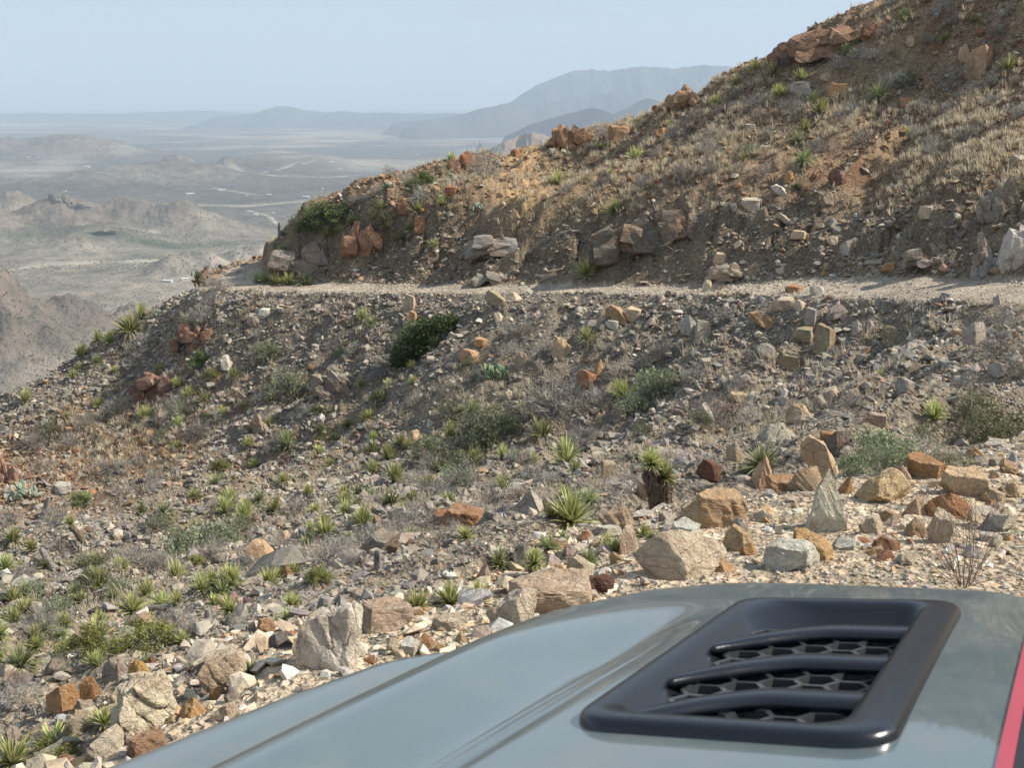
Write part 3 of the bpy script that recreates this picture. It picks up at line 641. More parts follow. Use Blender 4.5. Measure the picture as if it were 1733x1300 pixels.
# ------------------------------------------------------------------ single rocks: (px, py of centre, width, height in photo px, colour, look, shape)
CREAM, TAN, ORG, RUST, GREY, DGREY, WHITE, BRN, MAR, PINK, OLV = (.58,.50,.39), (.50,.40,.28), (.47,.29,.15), (.31,.15,.085), (.38,.365,.335), (.19,.185,.175), (.66,.63,.57), (.40,.24,.13), (.14,.075,.06), (.50,.37,.30), (.30,.27,.19)
HERO = [
 (1390,776,66,78,(.60,.47,.33),'tall leaning slab with a red-brown top','lean'),(1398,852,80,116,(.68,.58,.48),'pointed white rock streaked with red','spike'),(1296,801,48,58,(.52,.36,.24),'pointed orange and white rock','point'),(1207,862,118,62,(.52,.39,.25),'flat orange boulder with a pale side','flat'),(1152,945,150,76,CREAM,'big cream boulder with a yellow lichen skirt','bulk'),(1494,825,76,56,(.55,.42,.26),'round tan boulder with an orange face','bulk'),(1570,793,66,36,(.45,.27,.15),'orange slab lying flat','flat'),(1635,819,76,42,(.55,.42,.28),'long tan boulder with a grey end','flat'),(1611,857,76,46,(.38,.20,.10),'brown broken boulder','bulk'),(1554,858,46,30,(.52,.38,.27),'wedge of pinkish rock','point'),(1594,894,44,58,CREAM,'pale upright slab','flat'),(1342,944,92,48,WHITE,'white rock with grey top','flat'),(1376,930,72,44,(.53,.35,.18),'tan block split behind the white rock','flat'),(1247,914,46,46,(.54,.42,.27),'tan cube-like rock','bulk'),(1477,890,42,30,CREAM,'rounded cream rock','bulk'),(1364,812,60,46,(.48,.40,.29),'brown-tan block behind the spike','bulk'),(1328,822,60,20,BRN,'thin brown slab','flat'),(1405,740,32,18,BRN,'small brown cap rock','flat'),(1421,752,42,44,DGREY,'dark grey block','bulk'),(1438,775,40,36,GREY,'grey block with a lit top','bulk'),(1247,768,36,34,TAN,'tan block beside the sotol','bulk'),(1200,797,40,36,MAR,'dark maroon rock','bulk'),(1158,898,48,26,WHITE,'pale cream flat rock','flat'),(1254,892,32,26,GREY,'grey rounded rock','bulk'),(1221,958,56,26,(.50,.33,.20),'wedge of orange rock','point'),(1683,843,42,26,TAN,'tan rock','bulk'),(1714,829,42,26,TAN,'tan block','bulk'),(1065,914,44,50,(.56,.45,.37),'white-rimmed rock with a brown hollow','bulk'),(1041,877,58,40,(.42,.35,.27),'grey-brown cut boulder','bulk'),(1090,833,28,30,TAN,'small tan block','bulk'),(1438,822,32,30,ORG,'orange wedge','point'),(1623,797,38,26,GREY,'grey rock on top of the tan boulder','bulk'),(1530,801,32,28,PINK,'pink-grey rock','bulk'),(1679,910,38,14,WHITE,'flat white stone','flat'),(1268,930,30,24,ORG,'small orange block','bulk'),
 (560,1078,106,116,(.60,.56,.50),'tall pale boulder with an orange foot','crag'),(596,1102,34,32,ORG,'orange block against the boulder','bulk'),(650,1045,90,52,(.52,.43,.36),'pinkish flat boulder','flat'),(882,940,40,42,DGREY,'dark grey upright rock','bulk'),(930,1012,148,58,(.55,.46,.36),'long tan boulder','flat'),(866,1036,82,72,(.54,.48,.40),'pale speckled boulder','bulk'),(980,968,48,46,(.66,.59,.45),'bright cream upright rock','bulk'),(1016,990,56,30,MAR,'dark red-brown rock','flat'),(818,972,30,38,PINK,'pink and white pointed rock','point'),(722,1086,36,32,(.42,.26,.15),'brown-orange rock','bulk'),(667,1096,28,32,CREAM,'cream block','bulk'),(692,1098,36,24,WHITE,'white flat rock','flat'),(757,1058,52,22,CREAM,'cream slab','flat'),(778,1080,24,24,TAN,'tan wedge','point'),(782,878,70,32,(.34,.20,.12),'red-brown flat boulder','flat'),(748,882,42,26,(.30,.15,.08),'rust slab','flat'),
 (240,1198,106,108,(.62,.54,.42),'big pale boulder with a yellow-orange cap','crag'),(236,1164,44,34,(.55,.36,.13),'orange lump on top of the pale boulder','bulk'),(376,1142,78,70,(.56,.48,.37),'tan boulder split by a crack','crag'),(104,1186,52,52,(.45,.27,.14),'orange block with a flat lit top','bulk'),(153,1168,36,42,(.42,.24,.12),'round orange-brown rock','bulk'),(198,1182,26,28,CREAM,'pale cream chunk','bulk'),(326,1200,54,34,(.52,.34,.17),'orange-tan wedge','point'),(382,1208,40,30,CREAM,'pale flat-topped rock','bulk'),(243,1262,70,36,(.36,.23,.15),'brown block','flat'),(176,1262,80,50,(.55,.49,.41),'speckled grey-tan boulder','bulk'),(366,1176,26,22,BRN,'brown chunk','bulk'),(392,1178,26,24,GREY,'grey chunk','bulk'),(196,1135,46,40,GREY,'pale grey rock','bulk'),(258,1122,20,22,RUST,'rust-brown chunk','bulk'),(450,1062,34,26,(.45,.28,.17),'orange-brown rock','bulk'),(470,1086,40,26,DGREY,'shaded grey rock','bulk'),(438,930,50,30,(.44,.30,.2),'brown round rock','bulk'),(488,970,26,26,BRN,'orange-tan rock','bulk'),(60,1030,22,20,GREY,'grey-pink block','bulk'),(480,910,20,18,PINK,'pinkish rock','bulk'),
 (1396,573,30,46,OLV,'upright grey-green pillar rock','tall'),(1372,537,18,28,GREY,'thin upright grey rock','tall'),(1353,518,20,20,CREAM,'bright cream block','bulk'),(1292,545,46,32,(.40,.29,.19),'tilted dark-sided slab','lean'),(1328,518,42,22,(.44,.39,.31),'pale lit slab','flat'),(1453,555,22,24,GREY,'grey block','bulk'),(1509,567,38,28,OLV,'grey-green mound rock','bulk'),(1649,565,38,42,GREY,'tall grey boulder','bulk'),(1189,563,26,36,(.46,.43,.38),'pale upright rock','tall'),(1170,552,36,30,GREY,'grey blocky rock','bulk'),(1383,491,26,20,WHITE,'white rock standing on the road edge','bulk'),(1344,489,30,12,BRN,'flat brown rock on the road edge','flat'),(1360,570,38,22,OLV,'green-grey flat rock','flat'),(1336,611,44,26,OLV,'green-grey smooth slab','flat'),(1531,653,32,26,GREY,'grey-white rock','bulk'),(1406,675,54,32,(.46,.42,.35),'pale split boulder','bulk'),(1355,702,46,30,TAN,'tan weathered boulder','bulk'),(1483,711,38,22,PINK,'pinkish flat rock','flat'),(1690,626,32,26,GREY,'grey rock','bulk'),(1250,674,36,12,TAN,'thin flat slab','flat'),(1199,484,20,20,CREAM,'pale block at the road','bulk'),(1219,437,26,18,TAN,'tan rock','flat'),(1410,408,20,18,CREAM,'cream rock','bulk'),(1434,422,24,26,GREY,'grey-white rock','bulk'),(1448,412,20,14,TAN,'small tan rock','bulk'),
 (952,588,44,34,(.50,.39,.27),'tan seated boulder','bulk'),(792,604,36,24,(.46,.30,.2),'orange-tan block','bulk'),(812,582,24,14,BRN,'brown slab','flat'),(840,508,36,34,OLV,'tilted grey-green slab','lean'),(868,503,28,16,CREAM,'cream wedge','point'),(1045,535,40,34,(.36,.26,.17),'dark brown tilted rock','lean'),(1072,532,30,22,TAN,'tan flat rock','flat'),(1037,550,26,14,WHITE,'white slab','flat'),(845,536,18,14,CREAM,'round cream stone','bulk'),(993,645,34,30,RUST,'rust block with a lit right face','bulk'),(697,742,30,26,(.42,.33,.23),'tan block','bulk'),(693,512,18,28,(.48,.40,.3),'upright tan rock','tall'),(699,540,12,24,ORG,'narrow orange rock','tall'),(1016,622,22,26,BRN,'brown point','point'),(1030,800,28,34,(.36,.31,.24),'grey-tan upright rock','tall'),(885,612,26,28,(.40,.33,.26),'brown-grey block','bulk'),(862,668,18,14,CREAM,'pale stone','bulk'),
 (300,1044,24,20,TAN,'tan chunk','bulk'),(432,542,30,20,(.34,.33,.31),'grey flat rock','flat'),(447,533,24,16,WHITE,'white flat rock','flat'),(385,618,26,20,(.5,.48,.44),'pale grey rock','bulk'),(275,710,26,30,(.38,.31,.25),'tan-grey block','bulk'),(105,828,30,18,GREY,'pale flat slab','flat'),(383,608,18,14,WHITE,'white stone','bulk'),
 (1635,92,24,30,(.50,.40,.27),'tan upright slab','bulk'),(1657,106,38,50,(.38,.25,.16),'upright brown slab','crag'),(1400,131,22,16,TAN,'pale tan block','bulk'),(1355,149,42,22,GREY,'grey flat ledge rock','flat'),(1418,152,42,20,BRN,'brown ledge rock','flat'),(1541,70,18,18,TAN,'tan block','bulk'),(1271,345,40,20,(.50,.46,.40),'pale slab on the cut','flat'),(1337,301,18,18,ORG,'orange block in the cut','bulk'),(1320,322,26,20,WHITE,'white lean slab','lean'),(1417,302,30,26,MAR,'dark red-grey rock','bulk'),(1403,337,30,24,(.3,.25,.2),'brown-grey block','bulk'),(1569,361,30,22,CREAM,'long cream rock','flat'),(1351,398,28,14,TAN,'long tan rock','flat'),(1536,174,26,14,BRN,'flat brown rock','flat'),(1270,216,20,12,GREY,'flat grey stone','flat'),(1505,455,26,14,BRN,'brown rock near the road','flat'),
 (794,268,32,24,RUST,'rust block on the crest','bulk'),(770,279,28,20,(.36,.22,.14),'brown block on the crest','bulk'),(763,323,24,14,RUST,'flat rust stone','flat'),(714,382,28,28,RUST,'square rust block','bulk'),(685,358,30,22,(.25,.13,.08),'dark rust rock','bulk'),(1050,228,40,26,(.3,.18,.11),'long red-brown rock','flat'),(1119,226,24,18,BRN,'brown rock','bulk'),(873,258,18,12,RUST,'small rust rock on the crest','bulk')]
ROCK_SPOTS = [h[:4] for h in HERO]
scatter_stones()
def fracture(V, seed, amt=.05):
    N = V/np.maximum(np.linalg.norm(V, axis=1), 1e-6)[:, None]; w = .25*fbm(V[:, 0]*2, V[:, 1]*2+V[:, 2], 3, seed)
    b, s2, idv = cells((V[:, 0]+.6*V[:, 2])*2.3+w+seed, (V[:, 1]-.7*V[:, 2])*2.3-w, seed)
    return V+N*((idv-.5)*amt*2 - amt*.6*np.exp(-((s2-b)/.07)**2))[:, None]
def hull_rock(P, seed, cuts=5, rough=.02):
    bm = bmesh.new()
    for p in P: bm.verts.new(p)
    bmesh.ops.convex_hull(bm, input=bm.verts[:]); bmesh.ops.delete(bm, geom=[v for v in bm.verts if not v.link_faces], context='VERTS')
    for _ in range(cuts):
        bmesh.ops.subdivide_edges(bm, edges=bm.edges[:], cuts=1, use_grid_fill=True); bmesh.ops.triangulate(bm, faces=bm.faces[:])
        if len(bm.faces) > 6000: break
    bm.verts.index_update(); V = np.array([v.co[:] for v in bm.verts]); F = np.array([[v.index for v in f.verts] for f in bm.faces]); bm.free()
    q = V*3.1; k = fbm(q[:, 0]+q[:, 2]*.7+seed, q[:, 1]-q[:, 2]*.6, 5, 400+seed); k2 = fbm(q[:, 2]+seed, q[:, 0]+q[:, 1], 5, 430+seed)
    N = V/np.maximum(np.linalg.norm(V, axis=1), 1e-6)[:, None]
    return V+N*(k*rough*2)[:, None]+np.c_[k2, k, k2]*rough*.7, F
def shape_mesh(kind, seed, n):
    rng = np.random.default_rng(900+seed)
    if kind == 'crag':
        V, F = hull_rock([(-.5,-.4,-.5),(.45,-.4,-.5),(.5,.3,-.5),(-.45,.35,-.5),(-.5,-.3,.1),(-.36,-.2,.32),(.08,-.15,.40),(.34,-.1,.5),(.5,-.1,.15),(.45,.2,.42),(-.3,.3,.3)], seed, 5, .05)
        lo = V.min(0); hi = V.max(0); return fracture(V-(lo+hi)/2, seed)/(hi-lo), F
    if kind in ('spike', 'lean'):
        P = [(-.5,-.25,-.5),(.5,-.3,-.5),(.46,.4,-.5),(-.42,.4,-.5),(-.36,-.3,-.12),(.40,-.34,-.16),(.22,-.2,.16),(-.16,-.16,.30),(0,.02,.52),(-.1,.2,.36),(.3,.3,0)] if kind == 'spike' else [(x, y*t, z) for (x, z, t) in ((-.5,.40,.8),(-.28,.5,.7),(.08,.30,1),(.42,-.12,1),(.5,-.42,1),(.22,-.5,1),(-.12,-.2,1),(-.46,.12,.8)) for y in (-.34, .3)]
        P = [tuple(np.array(p)+rng.normal(0, .025, 3)) for p in P]
        V, F = hull_rock(P, seed, 5, .035)
        lo = V.min(0); hi = V.max(0); return (V-(lo+hi)/2)/(hi-lo), F
    if kind == 'spike':
        P = [(-.95,-.15,.16,.40),(.85,-.35,.36,.46),(-.25,-.95,.25,.42),(0,1,.3,.4),(.5,-.8,.3,.5),(0,0,-1,.8)]
        V, F = clipped(n, P+rand_planes(rng, 3, .8, .95), seed, .02)
    elif kind == 'lean':
        V, F = clipped(n, [(1,0,0,.42),(-1,0,0,.42),(0,1,.1,.5),(0,-1,.1,.45),(.2,0,1,.95),(0,0,-1,.95),(.8,-.3,.5,.6)]+rand_planes(rng, 4, .72, .95), seed, .025)
        a = math.radians(-36); R = np.array([[math.cos(a),0,math.sin(a)],[0,1,0],[-math.sin(a),0,math.cos(a)]]); V = V@R
    elif kind == 'point':
        V, F = clipped(n, [(-.8,-.2,.55,.45),(.85,-.2,.5,.5),(.1,-.9,.4,.5),(0,.9,.4,.55),(0,0,-1,.6)]+rand_planes(rng, 7, .7, .98), seed, .05)
    elif kind == 'flat':
        V, F = clipped(n, [(.06,-.1,1,.62),(0,0,-1,.6),(0,-1,.25,.72),(1,-.2,.1,.85),(-1,-.3,.2,.85)]+rand_planes(rng, 10, .7, 1.0), seed, .05)
    elif kind == 'tall':
        V, F = clipped(n, [(1,0,.05,.55),(-1,.1,.05,.52),(0,-1,.1,.5),(0,1,0,.55),(.2,0,1,.92),(0,0,-1,.95)]+rand_planes(rng, 5, .75, .95), seed, .03)
    else:
        V, F = clipped(n, [(0,0,-1,.7),(-.2,-.85,.4,.62),(.75,-.5,.4,.68)]+rand_planes(rng, 12, .62, 1.02), seed, .055)
    if n >= 4: V = fracture(V, seed)
    lo = V.min(0); hi = V.max(0)
    V = (V-(lo+hi)/2)/(hi-lo)           # unit box
    return V, F
SHAPES = {}
def shape(kind, i, n):
    k = (kind, i, n)
    if k not in SHAPES:
        V, F = shape_mesh(kind, i*7+sum(map(ord, kind)) % 97, n); SHAPES[k] = mesh_np('rock', V, F, False)
    return SHAPES[k]
def build_rocks():
    rng = np.random.default_rng(77)
    for i, (px, py, w, h, col, look, kind) in enumerate(HERO):
        p = hit(px, py+h*.40)
        if p is None: p = hit(px, py+h*.9+4)
        if 'orange lump on top' in look: p = hit(240, 1241)      # rests on the boulder itself
        if p is None: continue
        _, _, d = proj(p); k = d[0]/FPX
        big = w > 40
        me = mesh_np('rock', *shape_mesh(kind, i, 5), False) if w > 55 else shape(kind, i % 4, 4 if big else 3)
        nm = 'rock_outcrop' if 'outcrop' in look else 'boulder' if w > 70 else 'rock'
        o = link(nm, me, MT['rock'])
        dep = {'flat': .85, 'tall': .8, 'spike': .75, 'lean': .6}.get(kind, .85)*rng.uniform(.85, 1.15)
        o.scale = (w*k*1.03, w*k*dep, h*k*1.12)
        zz = rng.uniform(-.35, .35) if kind in ('lean', 'spike', 'flat') else rng.uniform(-.6, .6)
        o.rotation_euler = (rng.uniform(-.06, .06), rng.uniform(-.07, .07), zz - math.atan2(p[0], p[1]))
        o.location = (p[0], p[1]+.18*w*k, p[2]+h*k*.34)
        if 'orange lump on top' in look: o.location = (p[0]-.02, p[1]+.1, p[2]+88*k)
        o.color = (*np.clip(np.array(col)*np.array([1.34,1.29,1.2])*rng.uniform(.94, 1.06), 0, .82), 1)
        tag(o, None, 'outcrop' if nm == 'rock_outcrop' else nm); LB.add(o, px, py, look)
    names = lambda c: ('rust-brown' if c[0] > c[2]*2.3 and c[0] < .36 else 'orange' if c[0] > c[2]*2.2 else 'white' if min(c) > .44 else 'tan' if c[0] > c[2]*1.28 and c[0] > .3 else 'brown' if c[0] > c[2]*1.28 else 'pale grey' if c[0] > .33 else 'dark grey' if c[0] < .22 else 'grey')
    for i, (P, s, c, zone, app) in enumerate(BIG):
        kind = ['bulk', 'flat', 'flat', 'point', 'flat', 'bulk'][rng.integers(6)]
        o = link('rock', shape(kind, int(rng.integers(4)), 3 if app < 34 else 4), MT['rock'])
        a = s*1.05
        o.scale = (a*rng.uniform(.85, 1.1), a*rng.uniform(.6, .9), a*{'flat': .42, 'tall': 1.0, 'point': .75}.get(kind, .66)*rng.uniform(.7, 1.1))
        o.rotation_euler = (rng.normal(.1, .3), rng.normal(-.15, .3), rng.uniform(0, 6.28)); o.location = (P[0], P[1], P[2]+a*.02)
        o.color = (*np.clip(np.array(c)*1.25, 0, .8), 1)
        x, y, _ = proj(P)
        cn = names(c); sz = 'large' if app > 34 else 'small' if app < 22 else ''
        sh = {'flat': 'flat', 'tall': 'upright', 'point': 'pointed'}.get(kind, 'blocky')
        tag(o, None, 'rock', 'loose rocks on the far slopes' if zone in (0, 2) else 'loose rocks on the road shoulder'); LB.add(o, x[0], y[0], f"{cn} {sh} rock", [f"{sz} {cn} {sh} rock".strip(), f"angular {cn} {sh} rock"])
build_rocks()
# ------------------------------------------------------------------ rock in place: jagged outcrops of several fused blocks
def outcrop(px, py, w, h, col, look, seed, nblk=12, tilt=0., name='rock_outcrop', back=0.):
    rng = np.random.default_rng(seed)
    p = hit(px, py+h*.45)
    if p is None: p = hit(px, py+h*.5+8)
    _, _, d = proj(p); k = d[0]/FPX
    Vs, Fs = [], []; nv = 0
    for i in range(int(nblk*1.5)):
        V, F = clipped(3, [(0, -1, .2, .6), (1, 0, .1, .7), (-1, 0, .1, .7)]+rand_planes(rng, 9, .55, .9, 1.2), seed*20+i, .05)
        s = rng.uniform(.15, .36)
        sc = np.array([w*k*s*rng.uniform(.6, 1.0), w*k*s*.8, h*k*s*rng.uniform(.75, 1.25)])
        a = rng.uniform(-.35, .35)+tilt; R = np.array([[math.cos(a), 0, -math.sin(a)], [0, 1, 0], [math.sin(a), 0, math.cos(a)]])
        t = rng.uniform(-.42, .42); u = rng.uniform(-.1, .55)*(1-.8*abs(t))
        V = (V*sc)@R.T+np.array([t*w*k, rng.uniform(-.1, .3)*w*k*.6+back, u*h*k])
        Vs.append(V); Fs.append(F+nv); nv += len(V)
    o = link(name, mesh_np(name, np.concatenate(Vs), np.concatenate(Fs), False), MT['rock'])
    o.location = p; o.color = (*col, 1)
    tag(o, look, 'outcrop'); return o
outcrop(963, 224, 64, 46, (.40,.24,.14), 'rust-orange jagged outcrop on the ridge crest right of the saddle', 3, 16)
outcrop(1395, 64, 120, 52, (.33,.20,.13), 'long rust-brown ledge along the skyline at upper right', 4, 20, .25)
outcrop(1327, 88, 50, 34, (.33,.2,.13), 'dark brown jagged outcrop at the left end of the skyline ledge', 5, 10, .25)
outcrop(1157, 165, 54, 38, (.43,.29,.18), 'blocky orange-brown rock pile on the skyline below the far mesa', 6, 11, .1)
outcrop(612, 398, 66, 62, (.33,.19,.12), 'rust-red cliff block on the spur above the far road corner', 7, 15)
outcrop(1480, 46, 46, 28, (.37,.2,.12), 'orange-brown rock ledge below the skyline beside a yucca', 8, 8, .2)
outcrop(850, 416, 120, 34, (.30,.275,.24), 'long grey rock ledge in the cut above the road', 9, 18)
outcrop(520, 436, 100, 50, (.29,.265,.23), 'grey craggy rock face at the toe of the spur beside the road', 10, 16)
outcrop(484, 444, 44, 56, (.27,.235,.19), 'craggy grey-brown end of the spur dropping to the road corner', 26, 14)
outcrop(840, 464, 80, 24, (.29,.265,.225), 'smooth grey rock hump low in the cut just above the road', 11, 8)
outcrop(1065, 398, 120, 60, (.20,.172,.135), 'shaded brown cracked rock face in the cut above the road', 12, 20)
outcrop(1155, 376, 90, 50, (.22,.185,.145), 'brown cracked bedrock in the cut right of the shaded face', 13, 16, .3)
outcrop(1580, 436, 80, 28, (.28,.25,.21), 'grey rubble mound where the far road passes the white outcrop', 14, 12)
outcrop(325, 566, 76, 46, (.23,.135,.10), 'dark rust crag on the spur left of the fill slope', 15, 14)
outcrop(262, 650, 90, 40, (.21,.12,.09), 'dark red crag below the rust crag on the spur', 16, 14)
outcrop(12, 790, 44, 60, (.31,.18,.13), 'pink-brown rock face cut by the left edge of the view', 17, 8)
outcrop(1716, 402, 70, 108, (.62,.58,.52), 'white smooth outcrop at the right edge beside the far road bend', 24, 7)
outcrop(1672, 428, 46, 66, (.40,.38,.34), 'grey cracked outcrop left of the white outcrop at the road bend', 25, 8)
outcrop(1690, 330, 60, 70, (.33,.29,.23), 'brown-grey crag above the white outcrop at the right edge', 18, 12, .3)
outcrop(1250, 456, 84, 30, (.42,.34,.25), 'heap of tan fallen blocks at the foot of the cut', 19, 18)
outcrop(560, 640, 60, 60, (.30,.27,.22), 'grey-brown rock bank added for the shadowed gully in the fill slope', 20, 10, .5)  # rock added to stand in for a shadowed gully
outcrop(430, 715, 50, 46, (.30,.26,.21), 'small brown bank added for the shadowed gully on the lower left slope', 22, 8, .5)  # added blocks in place of the dark, shadowed gully here
# ------------------------------------------------------------------ plants
MT['yucca'] = M_leaf('yucca_leaf', (.165, .20, .066), (.56, .56, .24))
MT['sotol'] = M_leaf('sotol_leaf', (.14, .185, .075), (.41, .43, .21))
MT['straw'] = M_leaf('dry_leaf', (.34, .28, .19), (.47, .41, .29))
MT['grass'] = M_leaf('dry_grass_blade', (.50, .42, .28), (.72, .64, .47), trans=.4)
MT['twig'] = M_leaf('grey_twig', (.24, .22, .195), (.42, .39, .35), trans=.05)
MT['redtwig'] = M_leaf('brown_twig', (.17, .11, .085), (.28, .19, .15), trans=.05)
MT['green'] = M_leaf('small_green_leaf', (.07, .105, .03), (.19, .225, .075))
MT['olive'] = M_leaf('olive_leaf', (.12, .13, .065), (.25, .25, .13))
MT['dim'] = M_leaf('grey_green_leaf', (.16, .19, .105), (.31, .34, .19))
MT['yellow'] = M_leaf('yellow_green_leaf', (.16, .18, .045), (.33, .33, .09))
MT['juniper'] = M_leaf('juniper_leaf', (.045, .082, .028), (.13, .19, .055))
MT['pad'] = M_simple('cactus_pad', (.20, .27, .15), .7, .25, var=.3, scale=9)
MT['pinkpad'] = M_simple('pink_cactus_pad', (.42, .20, .20), .7, .25, var=.35, scale=9)
MT['paleped'] = M_simple('pale_cactus_pad', (.27, .33, .25), .7, .25, var=.25, scale=9)
MT['bark'] = M_simple('fibrous_trunk', (.15, .115, .08), .95, .1, var=.5, scale=18)
MT['stump'] = M_simple('weathered_stump', (.23, .215, .195), .95, .1, var=.45, scale=14)
MT['branch'] = M_simple('bleached_branch', (.50, .47, .42), .9, .15, var=.25, scale=10)
def strips(L, name):
    """L: list of (points (k,3), half widths (k,), side vector) -> mesh of ribbons with a tip attribute"""
    V, F, T = [], [], []; n = 0
    for P, W, S in L:
        k = len(P)
        for i in range(k):
            V.append(P[i]-S*W[i]); V.append(P[i]+S*W[i]); T += [i/(k-1)]*2
        for i in range(k-1): F.append((n+2*i, n+2*i+1, n+2*i+3, n+2*i+2))
        n += 2*k
    me = mesh_np(name, np.array(V), np.array(F), False)
    a = me.attributes.new('tip', 'FLOAT', 'POINT'); a.data.foreach_set('value', np.array(T, np.float32))
    return me
def rosette(seed, n=80, L=.5, w=.012, lo=8, hi=88, droop=.25, stiff=1., name='leaves'):
    rng = np.random.default_rng(seed); out = []
    for i in range(n):
        az = rng.uniform(0, 2*np.pi); t = rng.uniform(0, 1)
        el = math.radians(lo+(hi-lo)*t**.8); l = L*rng.uniform(.72, 1.1)*(.8+.2*math.sin(el))
        d = np.array([math.cos(az)*math.cos(el), math.sin(az)*math.cos(el), math.sin(el)])
        s = np.array([-math.sin(az), math.cos(az), 0]); a = rng.uniform(-.9, .9)
        up = np.cross(s, d); s = s*math.cos(a)+up*math.sin(a)
        P = []; dr = droop*rng.uniform(.3, 1.4)*math.cos(el)
        side = s*rng.normal(0, .05)
        for q in (0, .3, .65, 1.):
            P.append(d*l*q*(1-.1*q*dr)+np.array([0, 0, -dr*l*q*q])+side*l*q*q+np.array([0, 0, .02]))
        W = np.array([.8, 1., .75, .12])*w*rng.uniform(.8, 1.2)
        out.append((np.array(P), W, s))
    return strips(out, name)
def skirt(seed, n=46, L=.32, w=.011, z=0.05, name='dead_leaves'):
    rng = np.random.default_rng(seed); out = []
    for i in range(n):
        az = rng.uniform(0, 2*np.pi); l = L*rng.uniform(.6, 1.1)
        d = np.array([math.cos(az), math.sin(az), 0]); s = np.array([-math.sin(az), math.cos(az), 0])
        P = [d*.03+np.array([0, 0, z]), d*l*.4+np.array([0, 0, z+.02*rng.uniform(-1, 1)]), d*l*.75+np.array([0, 0, z-.25*l]), d*l*.95+np.array([0, 0, z-.6*l*rng.uniform(.6, 1.2)])]
        out.append((np.array(P), np.array([.8, 1, .8, .25])*w, s))
    return strips(out, name)
def twigs(seed, n=26, R=.5, Hh=.5, w=.0035, depth=3, split=3, spread=.75, wig=.12, name='twigs', up=.5):
    """branching stems as crossed ribbons inside a dome"""
    rng = np.random.default_rng(seed); out = []; tips = []
    def grow(p, d, l, ww, k):
        P = [p]; q = p
        for i in range(3):
            d = d+rng.normal(0, wig, 3); d /= np.linalg.norm(d); q = q+d*l/3; P.append(q)
        s = np.cross(d, rng.normal(size=3)); s /= np.linalg.norm(s)
        W = np.array([1, .9, .78, .62])*ww
        out.append((np.array(P), W, s))
        if k == 0: tips.append((q, d)); return
        for i in range(split):
            b = P[rng.integers(1, 4)] if i else q
            e = d+rng.normal(0, spread*.55, 3)+np.array([0, 0, up*.12]); e /= np.linalg.norm(e)
            grow(b, e, l*rng.uniform(.55, .85), ww*.66, k-1)
    for i in range(n):
        az = rng.uniform(0, 2*np.pi); el = math.acos(rng.uniform(.05, 1)**.8) if False else rng.uniform(.15, 1.45)
        d = np.array([math.cos(az)*math.cos(el)*R/.5, math.sin(az)*math.cos(el)*R/.5, math.sin(el)*Hh/.5]); l = np.linalg.norm(d)
        grow(np.array([math.cos(az), math.sin(az), 0])*.04, d/l, .24*l*rng.uniform(.8, 1.15), w, depth)
    return strips(out, name), tips
def leaf_cloud(tips, seed, per=5, size=.018, spread=.05, name='leaves'):
    rng = np.random.default_rng(seed); V, F, T = [], [], []; n = 0
    for p, d in tips:
        for i in range(per):
            c = p+rng.normal(0, spread, 3)*.7-d*rng.uniform(0, spread*1.5); a = rng.normal(size=3); a /= np.linalg.norm(a); b = np.cross(a, rng.normal(size=3)); b /= np.linalg.norm(b)
            s = size*rng.uniform(.6, 1.3)
            V += [c-a*s, c+b*s*.5, c+a*s, c-b*s*.5]; T += [rng.uniform()]*4; F.append((n, n+1, n+2, n+3)); n += 4
    me = mesh_np(name, np.array(V), np.array(F), False); at_ = me.attributes.new('tip', 'FLOAT', 'POINT'); at_.data.foreach_set('value', np.array(T, np.float32)); return me
def tube_np(P, R, k=7, jit=0., seed=0):
    rng = np.random.default_rng(seed); P = np.asarray(P, float); V = []
    for i, (p, r) in enumerate(zip(P, R)):
        d = P[min(i+1, len(P)-1)]-P[max(i-1, 0)]; d /= np.linalg.norm(d)
        a = np.cross(d, [.3, .5, .81] if abs(d[2]) < .8 else [1, .2, 0]); a /= np.linalg.norm(a); b = np.cross(d, a)
        for j in range(k):
            t = 2*np.pi*j/k; V.append(p+(a*math.cos(t)+b*math.sin(t))*r*(1+rng.uniform(-jit, jit)))
    F = [tuple(f) for f in grid_faces(len(P), k, True)]
    n = len(V); V.append(P[-1]+(P[-1]-P[-2])*.05); m = (len(P)-1)*k
    T = [(m+j, m+(j+1) % k, n, n) for j in range(k)]
    return np.array(V), F+[(a, b, c) for a, b, c, _ in T]
def mesh_py(name, V, F, smooth=True):
    me = bpy.data.meshes.new(name); me.from_pydata([tuple(v) for v in V], [], [tuple(int(i) for i in f) for f in F]); me.polygons.foreach_set('use_smooth', [smooth]*len(me.polygons)); me.update(); return me
